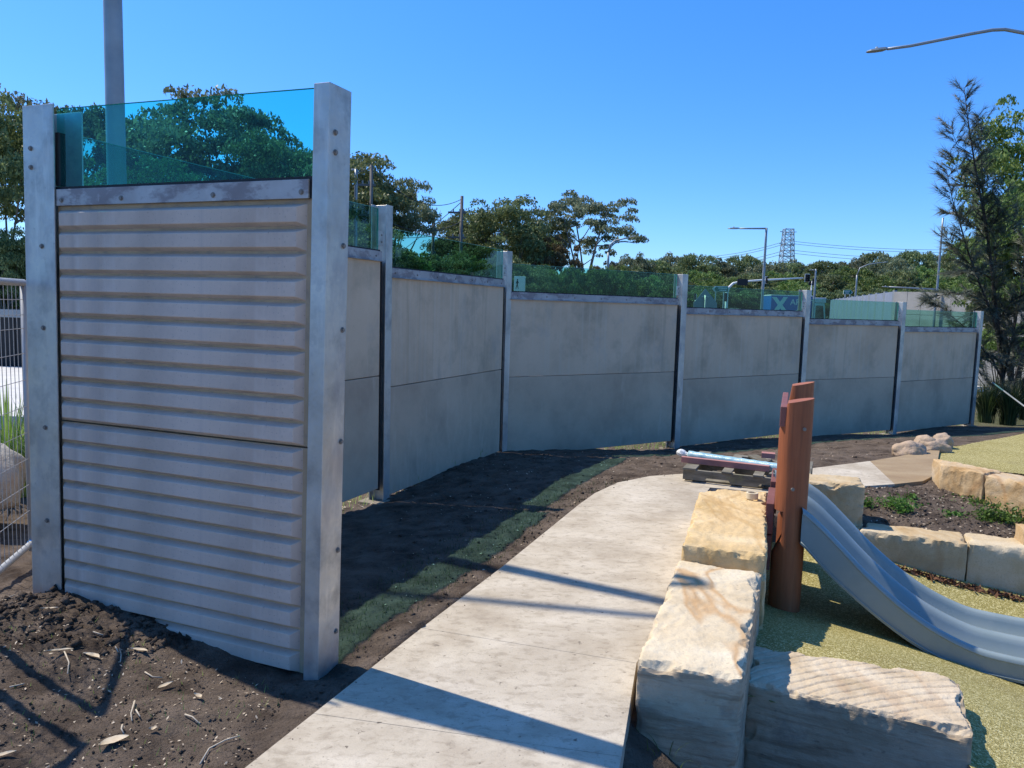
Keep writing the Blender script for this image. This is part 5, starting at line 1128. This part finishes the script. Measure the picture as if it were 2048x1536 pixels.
for (px, py, L, wd_, r) in ((118, 1306, .11, .016, .3), (182, 1310, .10, .024, -.4), (277, 1307, .09, .02, -.2), (331, 1380, .07, .022, 1.0), (228, 1492, .10, .045, .7), (6, 1520, .08, .02, .6), (395, 1398, .05, .02, -.6), (306, 1466, .03, .02, .3), (98, 1226, .08, .015, .2)):
    leaf(px, py, L, wd_, r, m_dryleaf, LG, group='dry gum leaves')
leaf(1590, 1266, .055, .03, -.2, m_redleaf, 'single red brown leaf on the shaded softfall behind the long block', z=float(SF(np.array(1.75), np.array(4.5))) + .01)
leaf(1186, 1046, .04, .02, .4, m_redleaf, 'small red leaf on the soil beside the far path edge')
def twig(pts, r, label):
    P_ = []
    for px, py in pts: p = onz(px, py, -.02); P_.append(V(p.x, p.y, groundz(p.x, p.y) + .010))
    mb = MB(); mb.tube(P_, [r * (1 - .5 * k / len(P_)) for k in range(len(P_))], 5); mb.build('twig', m_twig, None, origin=P_[0], smooth=True, label=label, cat='twig', group='twigs on the soil')
TG = 'short pale twig lying on the brown soil in front of the ribbed bay'
for pts in (((130, 1343), (139, 1355), (136, 1375)), ((240, 1319), (243, 1330), (241, 1342)), ((232, 1320), (237, 1329)), ((400, 1532), (418, 1500), (450, 1485), (480, 1478)), ((270, 1412), (262, 1430), (264, 1445)), ((272, 1425), (280, 1440)), ((290, 1353), (305, 1359), (325, 1357)), ((187, 1299), (212, 1299)), ((370, 1431), (385, 1437), (400, 1447)), ((245, 1460), (243, 1468), (248, 1474)), ((18, 1234), (40, 1231), (55, 1226)), ((20, 1398), (50, 1390))):
    twig(pts, .0035, TG)
# fine litter that nobody could count
def scatter(name, poly, n, size, mat, seed, zf, asp=.5, lift=.006):
    rg = np.random.default_rng(seed); Pp = np.array([p[:2] for p in poly]); x = rg.uniform(Pp[:, 0].min(), Pp[:, 0].max(), n * 3); y = rg.uniform(Pp[:, 1].min(), Pp[:, 1].max(), n * 3)
    k = inpoly(x, y, poly); x, y = x[k][:n], y[k][:n]; z = np.array([zf(a, b) for a, b in zip(x, y)]) + lift
    c = np.stack([x, y, z], -1); m = len(c); th = rg.uniform(0, 2 * math.pi, m); s = size * rg.uniform(.4, 1.3, m)
    a_ = np.stack([np.cos(th) * s, np.sin(th) * s, rg.normal(size=m) * s * .3], -1) * .5; b_ = np.stack([-np.sin(th) * s, np.cos(th) * s, rg.normal(size=m) * s * .3], -1) * .5 * asp
    v = np.stack([c - a_, c - b_, c + a_, c + b_], 1).reshape(-1, 3); return npmesh(name, v, np.arange(4 * m).reshape(-1, 4), mat, kind='stuff', label='fine leaf litter and chips', cat='litter')
sp = [(-3, 2), (-.9, 2.4), (-.9, 3.1), (-2.5, 3.7), (-3.2, 3.5)]
scatter('leaf_litter', sp, 1100, .014, m_litter, 1, groundz, .5)
wl = [tuple((P[1] + V(.1, 0, 0))[:2]), (-.6, 3.3), (.1, 4.8), (.7, 6.3), (2, 7.9), (4.6, 9.2), (9, 14), (9.3, 15.6), (7, 14.1), (2.4, 10.9), (-.1, 9.3)]
scatter('leaf_litter', wl, 1500, .02, m_litter, 2, groundz, .5)
scatter('leaf_litter', [(3.0, 6.5), (4.0, 6.1), (5.2, 5.8), (5.8, 6.9), (4.4, 7.4), (3.5, 7.4)], 700, .025, m_litter, 3, groundz, .5)
bh = [tuple(p[:2]) for p in P] + [(10, 17.5), (2, 13.5), (-2, 10), (-3.2, 6)]
scatter('leaf_litter', bh, 5000, .05, m_litter, 4, groundz, .5)
def clods(poly, n, size, seed, zf, mat=m_dirt, lb='loose crumbs of soil and small stones'):
    rg = np.random.default_rng(seed); Pp = np.array([p[:2] for p in poly]); x = rg.uniform(Pp[:, 0].min(), Pp[:, 0].max(), n * 3); y = rg.uniform(Pp[:, 1].min(), Pp[:, 1].max(), n * 3)
    k = inpoly(x, y, poly); x, y = x[k][:n], y[k][:n]; m = len(x); c = np.stack([x, y, np.array([zf(a, b) for a, b in zip(x, y)])], -1)
    s_ = size * (.25 + rg.random(m) ** 3 * 1.4); O = np.array([(1, 0, 0), (0, 1, 0), (-1, 0, 0), (0, -1, 0), (0, 0, .8), (0, 0, -.8)], float)
    v = c[:, None, :] + O[None] * s_[:, None, None] * rg.uniform(.6, 1.25, (m, 6, 1)) + rg.normal(size=(m, 6, 3)) * s_[:, None, None] * .2
    F_ = np.array([(0, 1, 4), (1, 2, 4), (2, 3, 4), (3, 0, 4), (1, 0, 5), (2, 1, 5), (3, 2, 5), (0, 3, 5)]); q = (np.arange(m)[:, None, None] * 6 + F_[None]).reshape(-1, 3)
    return npmesh('soil_crumbs', v.reshape(-1, 3), q, mat, kind='stuff', label=lb, cat='soil crumbs')
clods(sp, 7000, .006, 31, groundz); clods([(-2.7, 3.3), (-1.7, 3.2), (-1.3, 3.5), (-2.4, 3.85)], 900, .02, 32, groundz)
edge_ = [tuple(p[:2]) for p in pL[1:] + farL[:4]]
band = edge_ + [(p[0] - .22, p[1] + .1) for p in edge_[::-1]]
clods(band, 3500, .008, 33, groundz); clods(wl, 4000, .012, 34, groundz); clods([(3.0, 6.5), (4.0, 6.1), (5.2, 5.8), (5.8, 6.9), (4.4, 7.4), (3.5, 7.4)], 3000, .012, 35, groundz)
spill = edge_ + [(p[0] + .06, p[1] - .03) for p in edge_[::-1]]
clods(spill, 900, .005, 36, lambda a, b: .001)
# leaves drifted along the foot of the edging
rgl = np.random.default_rng(8); foot = []
fa, fb = onz(1722, 1115, -.35), onz(2060, 1193, -.48)
for k in range(420):
    t_ = rgl.random(); p = fa.lerp(fb, t_) + V(-.0, -1, 0) * abs(rgl.normal()) * .025; foot.append((p.x, p.y, float(SF(np.array(p.x), np.array(p.y))) + .012 + .012 * rgl.random()))
m_brownlit = flat('brown_litter', (.14, .065, .035), .8)
v, q = leaves(np.array(foot), .05, .35, rg=rgl); npmesh('leaf_litter', v, q, m_brownlit, kind='stuff', label='brown leaves drifted along the foot of the low edging', cat='litter')
# thin grass over the soil strip behind the path edge and behind the wall
def grass(name, poly, n, L, mat, seed, zf, wd_=.0016):
    rg = np.random.default_rng(seed); Pp = np.array([p[:2] for p in poly]); x = rg.uniform(Pp[:, 0].min(), Pp[:, 0].max(), n * 3); y = rg.uniform(Pp[:, 1].min(), Pp[:, 1].max(), n * 3)
    k = inpoly(x, y, poly); x, y = x[k][:n], y[k][:n]; z = np.array([zf(a, b) for a, b in zip(x, y)]); m = len(x); th = rg.uniform(0, 2 * math.pi, m); l = L * rg.uniform(.4, 1.3, m)
    b = np.stack([x, y, z], -1); w_ = np.stack([np.cos(th), np.sin(th), 0 * x], -1) * wd_; tp_ = b + np.stack([-np.sin(th) * l * rg.uniform(.2, .9, m), np.cos(th) * l * .6, l], -1)
    v = np.stack([b - w_, b + w_, tp_], 1).reshape(-1, 3); return npmesh(name, v, np.arange(3 * m).reshape(-1, 3), mat, kind='stuff', label='thin sparse grass blades', cat='grass')
strip = [(-.75, 3.25), (-.1, 4.7), (.5, 6.2), (1.2, 7.3), (.4, 7.0), (-.5, 5.2), (-.9, 3.9)]
grass('grass', strip, 2600, .03, m_strapd, 1, groundz, .002)
grass('grass', sp, 500, .03, m_strap, 2, groundz); grass('grass', bh, 16000, .10, m_strap, 3, groundz, .004)
